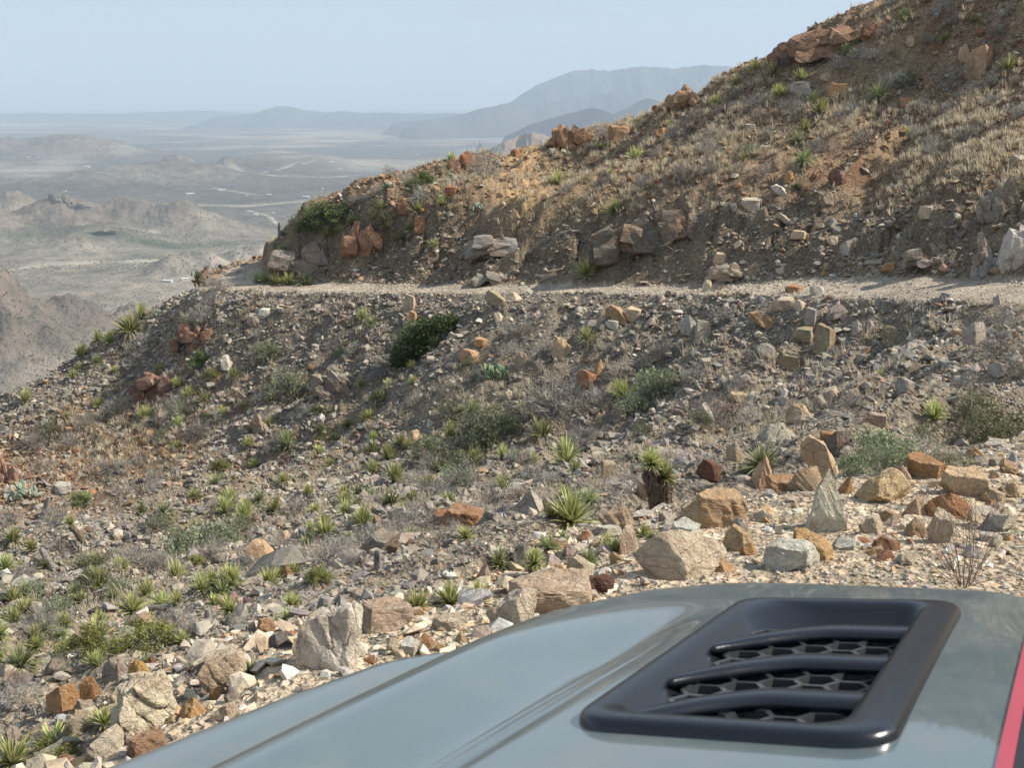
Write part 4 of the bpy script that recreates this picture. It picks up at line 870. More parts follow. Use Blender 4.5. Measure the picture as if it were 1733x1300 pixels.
# ---- stock of each kind (one metre wide), copied with their parts
def proto_yucca(seed, n, L, w, lo, hi, droop, mat, dead):
    a = bpy.data.objects.new('yucca', rosette(seed, n, L, w, lo, hi, droop)); a.data.materials.append(MT[mat])
    ch = []
    if dead:
        d = bpy.data.objects.new('dead_leaves', skirt(seed+50, dead, .38)); d.data.materials.append(MT['straw']); ch.append(d)
    return a, ch
YUC = [proto_yucca(1, 120, .54, .018, 4, 85, .12, 'yucca', 0), proto_yucca(2, 100, .56, .017, 10, 82, .3, 'yucca', 44), proto_yucca(3, 130, .55, .014, 12, 85, .45, 'sotol', 0), proto_yucca(4, 90, .57, .018, 12, 85, .2, 'yucca', 36), proto_yucca(5, 130, .56, .014, 5, 78, .55, 'sotol', 46), proto_yucca(6, 80, .56, .019, 20, 86, .12, 'yucca', 0)]
def proto_shrub(name, seed, mat, leafmat=None, per=5, size=.018, **kw):
    me, tips = twigs(seed, **kw); a = bpy.data.objects.new(name, me); me.materials.append(MT[mat]); ch = []
    if leafmat:
        lm = leaf_cloud(tips, seed+9, per, size); lm.materials.append(MT[leafmat]); ch.append(bpy.data.objects.new('leaves', lm))
    return a, ch
GREY = [proto_shrub('bare_shrub', 11+i, 'twig', n=30, Hh=.42+.06*i, depth=3, split=3, w=.0075) for i in range(3)]
BROWN = [proto_shrub('bare_shrub', 21+i, 'redtwig', n=22, Hh=.42, depth=3, split=3, w=.0075) for i in range(2)]
GRN = [proto_shrub('leafy_shrub', 31+i, 'twig', 'green', 4, .03, n=20, Hh=.42, depth=3, split=3, w=.006) for i in range(2)]
OLI = [proto_shrub('leafy_shrub', 41+i, 'twig', 'olive', 3, .026, n=20, Hh=.48, depth=3, split=3, w=.006) for i in range(2)]
DIM = [proto_shrub('leafy_shrub', 51+i, 'twig', 'dim', 3, .025, n=22, Hh=.42, depth=3, split=3, w=.006) for i in range(2)]
YEL = [proto_shrub('leafy_shrub', 61+i, 'twig', 'yellow', 4, .028, n=20, Hh=.46, depth=3, split=3, w=.006) for i in range(2)]
def put(proto, px, py, w, desc, cat, group=None, alts=(), squash=1., sink=0., tilt=.12, wide=1., rng=np.random.default_rng(5)):
    """stand a copy of the plant and its parts on the ground, w photo pixels wide"""
    p = hit(px, py)
    if p is None: return None
    _, _, d = proj(p); s = w*d[0]/FPX
    src, ch = proto
    o = src.copy(); COL.objects.link(o); o.location = (p[0], p[1], p[2]-sink*s)
    o.scale = (s*wide, s*wide, s*squash); o.rotation_euler = (rng.normal(0, tilt), rng.normal(0, tilt), rng.uniform(0, 6.28))
    for c in ch:
        k = c.copy(); COL.objects.link(k); k.parent = o
    tag(o, None, cat, group); LB.add(o, px, py-w*.3, desc, alts)
    return o
def build_plants():
    rng = np.random.default_rng(31)
    Y = [(14,660,34),(42,646,30),(83,626,26),(99,618,30),(118,609,32),(135,604,30),(125,640,24),(135,626,20),(164,579,30),(187,580,32),(221,566,52),(239,540,36),(166,614,26),(318,553,32),(306,594,40),(270,632,26),(305,708,40),(350,684,34),(247,712,36),(488,764,44),(377,708,22),(367,822,36),(329,845,30),(391,852,38),(585,852,32),
     (478,429,30),(450,480,36),(468,482,32),(486,483,38),(516,483,38),(438,478,26),
     (991,468,44),(615,543,28),(610,656,24),(994,578,36),(1057,676,56),(802,700,40),(617,713,32),(589,724,24),(920,742,48),(958,786,62),(799,790,54),(631,770,34),(657,780,38),(667,818,50),(851,778,34),(854,832,46),(998,852,48),(967,888,84),(664,858,50),(615,888,44),(584,858,34),(735,590,46),(780,700,26),(740,800,34),(765,735,30),
     (382,872,46),(550,908,50),(298,980,48),(391,992,58),(357,992,46),(457,992,48),(168,1000,52),(223,1038,58),(126,1010,34),(277,1030,48),(166,1082,58),(35,1132,76),(21,1024,44),(14,1052,52),(204,962,36),(21,918,40),(10,965,44),(485,1050,34),(176,1228,54),(93,1266,70),(21,1296,80),(533,868,30),(585,868,36),(426,1142,40),(340,985,36),(250,1010,40),(190,1015,34),(140,1020,30),
     (548,908,52),(614,890,46),(704,1036,66),(763,1026,60),(812,1022,54),(846,960,50),(929,932,54),(998,955,44),(1030,930,38),(1089,908,38),(1100,912,22),(1040,935,34),
     (1434,92,34),(1529,32,34),(1462,70,28),(1306,93,26),(1278,120,30),(1308,130,32),(1245,146,24),(1320,164,30),(1375,175,34),(1361,222,34),(1490,168,44),(1349,242,34),(1361,276,40),(1706,118,36),(1355,135,30),(1536,230,22),(1258,272,24),(1566,8,30),(1650,40,24),(1600,70,22),(1690,60,20),
     (763,274,24),(944,312,34),(1073,272,30),(749,350,24),(707,366,34),(804,440,42),(1043,360,42),(693,392,26),(680,412,36),(645,356,22),(633,373,24),(1019,252,20),(1034,300,18),(1092,265,18),(553,404,24),(598,386,24),(575,395,20),(660,390,22),(1212,180,24),(1130,215,20),(735,420,22),(1490,640,24),(700,650,20),(880,700,28),(460,680,22),(420,760,26),(300,760,24),(200,790,28),(150,850,26),(240,870,28),(90,890,26),(330,900,26),(440,850,28),(480,820,26),(700,850,30),(760,850,26),(690,760,26),(560,790,24),(520,840,26),(900,860,30),(430,790,24),(80,960,30),(110,1060,36),(60,1080,34),(310,1090,30),(250,1130,36)]
    words = ['green-yellow spiky yucca', 'yucca with dry straw skirt', 'narrow-leaved green sotol', 'upright spiky yucca', 'drooping dull-green sotol', 'small stiff yucca']
    for i, (px, py, w) in enumerate(Y):
        k = int(rng.integers(6))
        if w > 50: k = int(rng.choice([0, 1, 3, 4]))
        if w < 26: k = int(rng.choice([0, 3, 5]))
        put(YUC[k], px, py, w*1.45, words[k], 'sotol' if k in (2, 4) else 'yucca', 'spiky rosette plants on the slopes', ['bright '+words[k], 'bushy '+words[k]], squash=rng.uniform(.85, 1.1), sink=.02, rng=rng)
    Y2 = []
    while len(Y2) < 85:
        a0 = Y[int(rng.integers(70))] if rng.uniform() < .7 else (rng.uniform(5, 1250), rng.uniform(560, 1150))
        x, y = a0[0]+rng.normal(0, 26), a0[1]+rng.normal(0, 18)
        if y > 1180-.28*x or y < 660-.42*x or (y < 640 and rng.uniform() < .7): continue
        if min(math.hypot(x-a, y-b) for a, b, _ in Y+Y2) > 10: Y2.append((x, y, rng.uniform(14, 34)+18*smooth(650, 1050, y)*rng.uniform(.4, 1.3)))
    for (px, py, w) in Y2:
        k = int(rng.choice([0, 1, 3, 5, 4]))
        put(YUC[k], px, py, w*1.3, words[k], 'sotol' if k in (2, 4) else 'yucca', 'spiky rosette plants on the slopes', ['young '+words[k], 'low '+words[k]], squash=rng.uniform(.85, 1.1), sink=.02, rng=rng)
    # named rosettes
    put(YUC[0], 1580, 712, 70, 'round green yucca standing alone on the slope', 'yucca', rng=rng, squash=1.0)
    put(YUC[0], 1386, 196, 44, 'tall hillside yucca with bright leaves', 'yucca', rng=rng, squash=1.3)
    put(YUC[4], 1291, 795, 122, 'big drooping sotol with long dull leaves', 'sotol', rng=rng, squash=.8)
    put(YUC[2], 1348, 318, 20, 'tiny bright green tuft in the cut', 'yucca', rng=rng)
    G = [(892,566,30),(868,570,38),(922,600,46),(941,694,92),(985,760,60),(1015,690,60),(1114,615,40),(726,792,44),(788,830,56),(906,815,52),(750,668,30),(709,682,30),(640,640,30),(225,952,50),(467,930,52),(554,950,56),(500,945,40),(301,1054,50),(332,1130,44),(35,1190,56),(69,1070,54),(620,930,52),(660,905,50),(580,935,44),(700,880,46),(740,840,50),(830,850,48),(770,770,40),(700,820,40),(880,790,40),(930,820,36),
     (1230,540,44),(1202,722,50),(1268,716,44),(1275,612,36),(1216,490,28),(1558,780,76),(1690,600,56),(1700,560,44),(1720,640,50),(1640,660,50),(1440,690,40),(1200,690,40),(1340,705,44),(1180,640,36),(1090,625,34),
     (815,298,56),(714,340,34),(1021,232,36),(1022,316,30),(1088,314,30),(662,384,26),(1110,270,26),(1190,260,26),(1140,235,28),(1480,100,34),(1500,60,34),(1520,150,44),(1560,190,40),(1610,150,40),(1680,150,36),(1640,130,34),(1420,120,36),(1440,200,40),(1300,240,30),(1390,260,34),(1250,290,28),(1230,235,26),(1270,190,28),(1330,110,30),(1350,190,28),(1460,240,34),(1580,260,36),(1650,230,36),(1720,200,34),(1505,10,30),(700,262,22),(660,300,26),(690,310,26),(640,330,24),(600,345,26),(580,372,26),(620,345,22),(1000,255,20),(960,330,24),(1700,30,32),(1620,40,30),
     (345,545,44),(360,520,36),(250,600,30),(240,790,34),(310,690,46),(300,720,40),(370,720,36),(190,700,34),(150,720,34),(120,760,36),(170,800,36),(60,760,34),(205,840,34),(330,740,34),(400,870,34),(100,930,40),(150,960,36),(360,940,40),(420,960,36),(260,820,32),(480,640,30),(560,590,26),(600,600,26),(440,570,26),(520,700,28),(370,490,30),(360,483,22)]
    for _ in range(62):
        x, y = rng.uniform(5, 1300), rng.uniform(570, 1150)
        if y > 1170-.28*x or y < 670-.42*x: continue
        G.append((x, y, rng.uniform(22, 40)+14*smooth(700, 1050, y)))
    for _ in range(26): x = rng.uniform(1150, 1725); G.append((x, rng.uniform(max(20, 190-.42*(x-1150)), 320), rng.uniform(22, 38)))
    for (px, py, w) in G:
        k = int(rng.integers(3)); put(GREY[k], px, py, w*1.5, ['bare grey twiggy shrub', 'dry pale grey shrub', 'leafless grey bush'][k], 'shrub', 'dry grey shrubs on the slopes', ['wide dry grey shrub', 'tangled grey shrub', 'brittle ash-grey shrub'], squash=rng.uniform(.8, 1.15), sink=.03, rng=rng)
    for (px, py, w) in [(1208,712,52),(1240,700,40),(640,908,30),(960,880,28),(1020,800,30),(480,780,24),(1580,790,44),(1460,715,36),(880,840,30),(335,850,26),(980,870,30),(1160,700,32)]:
        put(BROWN[int(rng.integers(2))], px, py, w*1.4, 'reddish-brown bare shrub', 'shrub', 'dry brown shrubs on the slopes', ['low brown twiggy shrub', 'rusty dry shrub'], sink=.03, rng=rng)
    for (protos, txt, L) in [
      (GRN, 'bright green leafy shrub', [(343,622,40),(646,681,28),(718,312,36),(561,376,60),(540,372,40),(138,850,30),(705,322,26),(1348,322,14),(545,735,22),(565,745,18),(525,390,40),(580,366,34),(535,700,18)]),
      (DIM, 'dim grey-green shrub', [(488,668,60),(823,735,96),(800,765,60),(1079,700,60),(1110,665,70),(1128,670,56),(453,606,40),(1530,148,36),(1265,262,34),(325,938,84),(381,922,58),(273,895,46),(730,775,60),(1500,805,76),(1494,782,104),(1450,800,56),(700,560,30),(860,735,50),(160,985,44),(100,1040,50),(780,800,60),(770,820,50),(400,900,44),(300,940,50),(580,600,24),(150,1000,40),(60,1010,40),(200,1000,36)]),
      (OLI, 'olive green shrub', [(799,625,36),(521,386,40),(655,385,36),(1700,740,96),(1660,740,70),(1650,700,60),(1721,336,40),(142,970,46),(83,736,34),(270,660,30),(275,745,30),(1535,138,26),(640,350,22),(1180,720,40),(560,700,24),(470,600,24),(420,690,26),(1560,740,50),(1090,740,40),(760,700,36),(700,320,24),(160,960,40),(1610,800,50),(640,370,26)]),
      (YEL, 'yellow-green shrub', [(256,1090,64),(149,1108,64),(537,986,36),(375,792,28),(538,984,30),(230,1075,44),(200,1100,40),(120,1110,44),(700,628,22),(330,955,30),(350,930,26),(105,1290,54),(80,1275,40),(540,745,18),(360,640,24)])]:
        for (px, py, w) in L:
            put(protos[int(rng.integers(2))], px, py, w*1.35, txt, 'shrub', 'leafy shrubs on the slopes', ['low '+txt, 'rounded '+txt, 'spreading '+txt], squash=rng.uniform(.8, 1.15), sink=.03, rng=rng)
    # prickly pears
    pv, pf = ico(3)
    def pad_mesh(): 
        V = pv*np.array([.5, .13, .62])+np.array([0, 0, .55]); V[:, 0] *= (.72+.4*np.clip(V[:, 2], 0, 1)); return mesh_np('pad', V, pf, True)
    for (px, py, w, n, mat, look) in [(835,640,64,34,'pad','big prickly pear with many green pads on the slope'),(38,842,62,28,'paleped','blue-green prickly pear clump at the left edge of the slope'),(391,1028,58,26,'pinkpad','pink-tinged prickly pear low on the slope'),(266,540,30,10,'paleped','prickly pear on the spur edge with grey-green pads'),(764,306,30,12,'paleped','pale prickly pear on the crest beside the round grey bush'),(700,324,26,10,'paleped','prickly pear below the green crest shrub'),(652,322,34,12,'pad','dark green prickly pear on the spur top'),(813,356,38,14,'paleped','pale-edged prickly pear left of the gravel chute'),(1470,175,18,6,'pad','small prickly pear on the upper hillside'),(332,470,26,8,'pad','prickly pear at the outer edge of the far road corner'),(1225,262,18,6,'pad','small green prickly pear above the cut'),(875,780,34,9,'paleped','flat grey-green prickly pear pads beside a yucca mid-slope')]:
        p = hit(px, py)
        if p is None: continue
        _, _, d = proj(p); s = w*d[0]/FPX
        o = bpy.data.objects.new('prickly_pear', None); COL.objects.link(o); o.empty_display_size = .1
        o.location = p; tag(o, look, 'cactus')
        me = pad_mesh(); me.materials.append(MT[mat])
        for i in range(n):
            c = bpy.data.objects.new('pad', me); COL.objects.link(c); c.parent = o
            a = rng.uniform(0, 6.28); rr = rng.uniform(0, .42)*s; lev = rng.integers(0, 3) if n > 8 else rng.integers(0, 2)
            q = s*(.17 if n > 8 else .26)*rng.uniform(.75, 1.15); c.scale = (q, q, q)
            c.location = (rr*math.cos(a), rr*math.sin(a), lev*q*.62*max(0, 1-rr/s)); c.rotation_euler = (rng.normal(0, .3), rng.normal(0, .3), rng.uniform(0, 6.28))
    # weathered stumps and stalks
    for (px, py, w, h, lean, look) in [(639,966,15,48,.02,'tall grey weathered stump standing alone on the slope'),(90,962,12,36,-.5,'grey stump leaning left low on the left slope'),(72,882,10,40,.35,'grey stump leaning near the left edge'),(351,1046,14,30,.05,'short grey columnar stump below the pink cactus'),(57,640,7,40,.05,'thin dark stalk on the spur skyline'),(474,404,7,26,.0,'thin dark stalk on the spur above the road corner'),(547,1034,26,40,.12,'pale shaggy stump behind the tall boulder'),(1055,745,6,20,.3,'small grey stub of a stalk mid-slope')]:
        p = hit(px, py)
        if p is None: continue
        _, _, d = proj(p); k = d[0]/FPX
        t = np.linspace(0, 1, 6); P = np.c_[lean*h*k*t, 0*t, h*k*t-.04]; V, F = tube_np(P, w*k*.5*np.array([1.15, 1, .98, .95, .9, .6]), 9, .12, int(px))
        o = link('stump', mesh_py('stump', V, F, False), MT['stump']); o.location = p; tag(o, look, 'stump')
    # bleached dead branches
    for (px, py, w, look, sd) in [(1385,722,90,'bleached dead branches lying in the gully above the leaning slab',1),(1440,715,60,'pale dead branch lying right of the bleached branches',2),(205,1262,120,'long bleached stalk arching at the lower left beside the bonnet',3),(1120,652,40,'thin pale dead branch on the slope',4),(1140,430,50,'curved white root hanging in the road cut',5),(425,1136,40,'white curved stalk arching right of the split tan boulder',6)]:
        p = hit(px, py)
        if p is None: continue
        _, _, d = proj(p); k = w*d[0]/FPX; r2 = np.random.default_rng(sd); Vs, Fs = [], []; n = 0
        for j in range(7 if sd in (1, 2) else 2):
            a = r2.uniform(-.6, .6)+(0 if j % 2 else 3.1); t = np.linspace(0, 1, 8)
            P = np.c_[math.cos(a)*t*k*.6+r2.normal(0, .02, 8)*k, math.sin(a)*t*k*.4+r2.normal(0, .03, 8)*k, (.12+.22*np.sin(t*r2.uniform(1.5, 3.2)))*k*r2.uniform(.3, 1)]
            V, F = tube_np(P, .012*k*(1-.7*t)*r2.uniform(.6, 1.2), 5, .1, j); Vs.append(V); Fs += [tuple(i+n for i in f) for f in F]; n += len(V)
        o = link('dead_branch', mesh_py('dead_branch', np.concatenate(Vs), Fs), MT['branch']); o.location = p; tag(o, look, 'dead branch')
    # leaning yuccas on a bare trunk
    def trunk_yucca(name, px, py, heads, h, wd, look, skirted, lean=0.):
        p = hit(px, py); _, _, d = proj(p); k = d[0]/FPX
        r = bpy.data.objects.new(name, None); COL.objects.link(r); r.location = p; r.empty_display_size = .1; tag(r, look, 'yucca')
        for i, (hx, hy, hw) in enumerate(heads):
            t = np.linspace(0, 1, 7); top = np.array([(hx-px)*k, 0, (py-hy)*k])
            P = np.c_[top[0]*t**1.6, 0*t, top[2]*t-.05]; V, F = tube_np(P, wd*k*.5*(1.15-.3*t), 10, .1, i)
            o = link('trunk', mesh_py('trunk', V, F, False), MT['bark'], r)
            c = link('crown', rosette(300+i+int(px), 190, .52, .019, -25, 88, .06, name='crown'), MT['yucca'], r); c.location = top; c.scale = (hw*k*1.0,)*3
            if skirted:
                sk = []; rg = np.random.default_rng(i+9)
                for q in range(320):
                    a = rg.uniform(0, 6.28); z0 = rg.uniform(.12, .98); c0 = np.array([np.interp(z0, t, P[:, 0]), 0, z0*top[2]]); dd = np.array([math.cos(a), math.sin(a), 0]); l = top[2]*rg.uniform(.2, .4)
                    w0 = wd*k*.45; sk.append((np.array([c0+dd*w0, c0+dd*(w0*1.45)+np.array([0, 0, -l*.4]), c0+dd*w0*rg.uniform(1.0, 1.5)+np.array([0, 0, -l])]), np.array([.5, .8, .2])*.012, np.array([-math.sin(a), math.cos(a), 0])))
                m = strips(sk, 'dead_leaf_skirt'); link('dead_leaf_skirt', m, MT['straw2'], r)
    MT['straw2'] = M_leaf('brown_dead_leaf', (.12, .085, .055), (.24, .18, .12), trans=.1)
    trunk_yucca('trunk_yucca', 1117, 864, [(1099, 786, 66), (1124, 808, 64)], 80, 26, 'yucca with two green heads on a shaggy brown trunk beside the road shoulder', True)
    trunk_yucca('trunk_yucca', 138, 916, [(122, 888, 34)], 30, 11, 'small yucca with a leaning bare grey trunk at lower left', False)
    trunk_yucca('trunk_yucca', 782, 752, [(764, 738, 34)], 20, 11, 'yucca leaning over on a pale trunk mid-slope', False)
    trunk_yucca('trunk_yucca', 905, 978, [(905, 955, 60)], 26, 16, 'bushy yucca on a short brown trunk beside a dark rock', True)
    # the dark juniper lying along the slope
    p = hit(705, 612); _, _, d = proj(p); k = d[0]/FPX; rg = np.random.default_rng(8)
    r = bpy.data.objects.new('juniper_bush', None); COL.objects.link(r); r.location = p; r.empty_display_size = .1
    tag(r, 'dark green juniper bush, the only dense dark bush on the fill slope', 'bush')
    tips = []
    for (lx, ly, lr) in [(682,612,22),(690,596,26),(700,578,26),(712,566,26),(730,556,22),(748,550,18),(764,547,13),(712,594,22),(725,574,20),(672,622,14)]:
        c = np.array([(lx-705)*k, rg.uniform(-.1, .35), (612-ly)*k*.9+.12])
        for _ in range(430):
            v = rg.normal(size=3); v /= np.linalg.norm(v); q = c+v*lr*k*rg.uniform(.5, 1.25)*np.array([1, 1, .85])
            tips.append((q, v))
    lm = leaf_cloud(tips, 4, 2, .05, .06); lm.materials.append(MT['juniper']); link('foliage', lm, None, r)
    V, F = tube_np([(0, .1, -.1), (-.1, .15, .3), (.1, .2, .7), (.4, .25, 1.2)], [.09, .07, .05, .03], 7); link('trunk', mesh_py('trunk', V, F), MT['bark'], r)
    # leafless twig bush on the road shoulder
    me, _ = twigs(88, n=22, R=.62, Hh=.95, w=.0052, depth=3, split=2, spread=.55, wig=.08, name='twig_bush', up=1.5); p = hit(1632, 992); _, _, d = proj(p); k = d[0]/FPX
    o = link('twig_bush', me, MT['redtwig']); o.location = p; o.scale = (200*k, 160*k, 190*k); tag(o, 'tall leafless brown twig bush rising from the gravel just beyond the bonnet', 'shrub')
    me, _ = twigs(89, n=6, R=.3, Hh=1.0, w=.004, depth=2, split=2, spread=.5, wig=.09, name='twig_bush', up=1.5); p = hit(1722, 1003)
    o = link('twig_bush', me, MT['twig']); o.location = p; o.scale = (90*k, 90*k, 90*k); tag(o, 'thin grey weed stems at the right edge beyond the bonnet', 'shrub')
    # dry grass: uncountable tufts over the hillside and thinly over the lower slope
    rg = np.random.default_rng(44); n = 48000
    az = rg.uniform(-24, 25, n); r = np.sqrt(rg.uniform(13**2, 64**2, n)); X = r*np.sin(np.radians(az)); Yy = r*np.cos(np.radians(az)); Z, zone = near_h(X, Yy)
    px, py, _ = proj(np.c_[X, Yy, Z]); ri = interp(az, IA, IR)
    nz = fbm(X*.3, Yy*.3, 4, 600)*.5+.5
    dens = np.where(zone == 2, smooth(.36, .6, nz)*1.0*smooth(2.2, 5.5, r-ri), np.where(zone == 0, .2*smooth(.48, .66, nz), 0))
    band = np.exp(-((py-(330-(px-930)*.36))/36)**2)*smooth(930, 1000, px)*smooth(1330, 1230, px) + np.exp(-((py-(230))/75)**2)*smooth(1330, 1500, px)
    dens = np.where(zone == 2, dens*.38+band*1.0*(.12+.88*smooth(.40, .6, nz)), dens)
    lb = np.exp(-(((px-190)/110)**2+((py-730)/60)**2)); dens = np.where(zone == 0, dens+.5*lb, dens)
    keep = (rg.uniform(0, 1, n) < dens) & (px > -10) & (px < PW+10)
    S = []
    for x, y, z, zo in zip(X[keep], Yy[keep], Z[keep], zone[keep]):
        hh = rg.uniform(.16, .36)
        for q in range(16):
            a = rg.uniform(0, 6.28); e = rg.uniform(.75, 1.5); l = hh*rg.uniform(.6, 1.1); dd = np.array([math.cos(a)*math.cos(e), math.sin(a)*math.cos(e), math.sin(e)])
            b = np.array([x, y, z-.02])+np.array([math.cos(a), math.sin(a), 0])*rg.uniform(0, .09)
            S.append((np.array([b, b+dd*l]), np.array([.015, .005])*min(1, (math.hypot(x, y)/38)**1.3), np.array([-math.sin(a), math.cos(a), 0])))
    o = link('dry_grass', strips(S, 'dry_grass'), MT['grass']); tag(o, kind='stuff')
build_plants()
# ------------------------------------------------------------------ the valley: houses, desert scrub, rock cap
_rf = np.exp(np.arange(math.log(96), math.log(60000), .0016))
def hit_far(px, py):
    kx, kz = ray(px, py); n = math.hypot(kx, 1); x = _rf*kx/n; y = _rf/n
    z, _ = H(x, y); b = np.nonzero(z > _rf*kz/n)[0]
    return None if len(b) == 0 else np.array([x[b[0]], y[b[0]], z[b[0]]])
def build_valley():
    rng = np.random.default_rng(12)
    wall = M_simple('pale_house_wall', (.5, .48, .45), .8, .2, var=.08); roof = M_simple('pale_house_roof', (.62, .62, .6), .6, .3, var=.08)
    HS = [(284,478,26,'long white house with a low roof beside the far road corner'),(313,475,20,'white shed right of the long white house below the road corner'),(47,266,7,'tiny white house at the foot of the far double-topped hill'),(64,267,7,'second tiny white house right of the first under the double-topped hill'),(147,283,16,'long pale building on the plain right of the double-topped hill'),(108,281,6,'tiny pale hut left of the long pale building'),(45,297,9,'small pale house on the plain at far left'),(110,325,9,'small white house beside the short pale track'),(322,329,20,'wide white building group mid-valley below the low hill'),(376,323,18,'white house with a track leading right mid-valley'),(418,332,6,'tiny white shed between two white houses mid-valley'),(455,330,15,'low white house right of the tiny white shed'),(518,334,18,'white house compound nearest the spur mid-valley'),(433,365,12,'white house just above the dirt track near the spur'),(462,362,8,'small white shed right of the house near the spur'),(449,292,12,'pale house at the right foot of the low mid-valley hill'),(515,278,14,'pale house row left of the rusty far hill'),(562,275,14,'white house on the far plain right of the pale row'),(576,287,9,'tiny white house below the far pale houses'),(612,274,8,'tiny white house at the tail of the far hill'),(640,273,8,'rightmost tiny white house of the far pale row'),(546,320,5,'tiny white hut left of the spur track'),(706,262,9,'pale building on the plain left of the ridge crest'),(735,238,4,'tiny white speck of a house under the far ridge'),(512,241,5,'tiny white house on the hazy plain below the blue butte'),(430,242,4,'faint pale house on the hazy plain at left of the butte')]
    for (px, py, w, look) in HS:
        p = hit_far(px, py)
        if p is None: continue
        s = w*.62*p[1]/FPX; hh = min(max(s*.16, 2.4), 4)
        dpt = s*.45
        V = [(-s/2,-dpt/2,-1),(s/2,-dpt/2,-1),(s/2,dpt/2,-1),(-s/2,dpt/2,-1),(-s/2,-dpt/2,hh),(s/2,-dpt/2,hh),(s/2,dpt/2,hh),(-s/2,dpt/2,hh)]
        o = link('house', mesh_py('house', V, [(0,1,5,4),(1,2,6,5),(2,3,7,6),(3,0,4,7),(4,5,6,7)], False), wall); o.location = p; o.rotation_euler = (0, 0, rng.uniform(-.5, .5))
        e = s*.03; R = [(-s/2-e,-dpt/2-e,hh+.02),(s/2+e,-dpt/2-e,hh+.02),(s/2+e,dpt/2+e,hh+.02),(-s/2-e,dpt/2+e,hh+.02),(-s/2-e,0,hh*1.45),(s/2+e,0,hh*1.45)]
        link('roof', mesh_py('roof', R, [(0,1,5,4),(2,3,4,5),(1,2,5),(3,0,4),(3,2,1,0)], False), roof, o)
        tag(o, look, 'house')
    # dark rock cap on the near hill
    for (px, py, w, h, look) in [(100,342,30,12,'dark blue-grey rock cap on the near valley hill'),(128,350,40,8,'low dark ledge right of the rock cap on the near valley hill'),(170,394,60,7,'thin dark ledge on the lower near valley hill')]:
        p = hit_far(px, py)
        if p is None: continue
        k = p[1]/FPX; Vs, Fs = [], []; n = 0
        for i in range(8):
            V, F = clipped(2, rand_planes(rng, 8, .6, .95), i, .04); V = V*np.array([w*k*.22, w*k*.3, h*k*.7])+np.array([rng.uniform(-.38, .38)*w*k, rng.uniform(0, .3)*w*k, rng.uniform(-.2, .2)*h*k]); Vs.append(V); Fs.append(F+n); n += len(V)
        o = link('rock_outcrop', mesh_np('rock_outcrop', np.concatenate(Vs), np.concatenate(Fs)), MT['mount']); o.location = p; tag(o, look, 'outcrop')
    # creosote scrub dotted over the near valley floor
    n = 60000; az = rng.uniform(-25, -4, n); r = np.exp(rng.uniform(math.log(600), math.log(4500), n))
    X = r*np.sin(np.radians(az)); Y = r*np.cos(np.radians(az)); nz = fbm(X/120, Y/120, 4, 700)*.5+.5
    keep = rng.uniform(0, 1, n) < smooth(.32, .62, nz)*.9; X = X[keep]; Y = Y[keep]; Z, zone = H(X, Y)
    ok = zone == 5; X, Y, Z = X[ok], Y[ok], Z[ok]; n = len(X)
    V0 = np.array([(1,0,.3),(-.5,.87,.3),(-.5,-.87,.3),(0,0,1.)]); F0 = np.array([(0,1,3),(1,2,3),(2,0,3)])
    s = rng.uniform(.5, 1.5, n)*np.where(np.hypot(X, Y) > 1800, 1.5, 1.); a = rng.uniform(0, 6.28, n)
    C, S_ = np.cos(a)[:, None], np.sin(a)[:, None]
    V = np.stack([(V0[None, :, 0]*C-V0[None, :, 1]*S_)*s[:, None]*1.2, (V0[None, :, 0]*S_+V0[None, :, 1]*C)*s[:, None]*1.2, (V0[None, :, 2]-.35)*s[:, None]*1.1], -1)+np.stack([X, Y, Z], -1)[:, None]
    F = (F0[None]+(np.arange(n)*4)[:, None, None]).reshape(-1, 3)
    o = link('desert_scrub', mesh_np('desert_scrub', V.reshape(-1, 3), F), M_simple('scrub_leaf', (.085, .09, .06), .95, .1)); tag(o, kind='stuff')
build_valley()
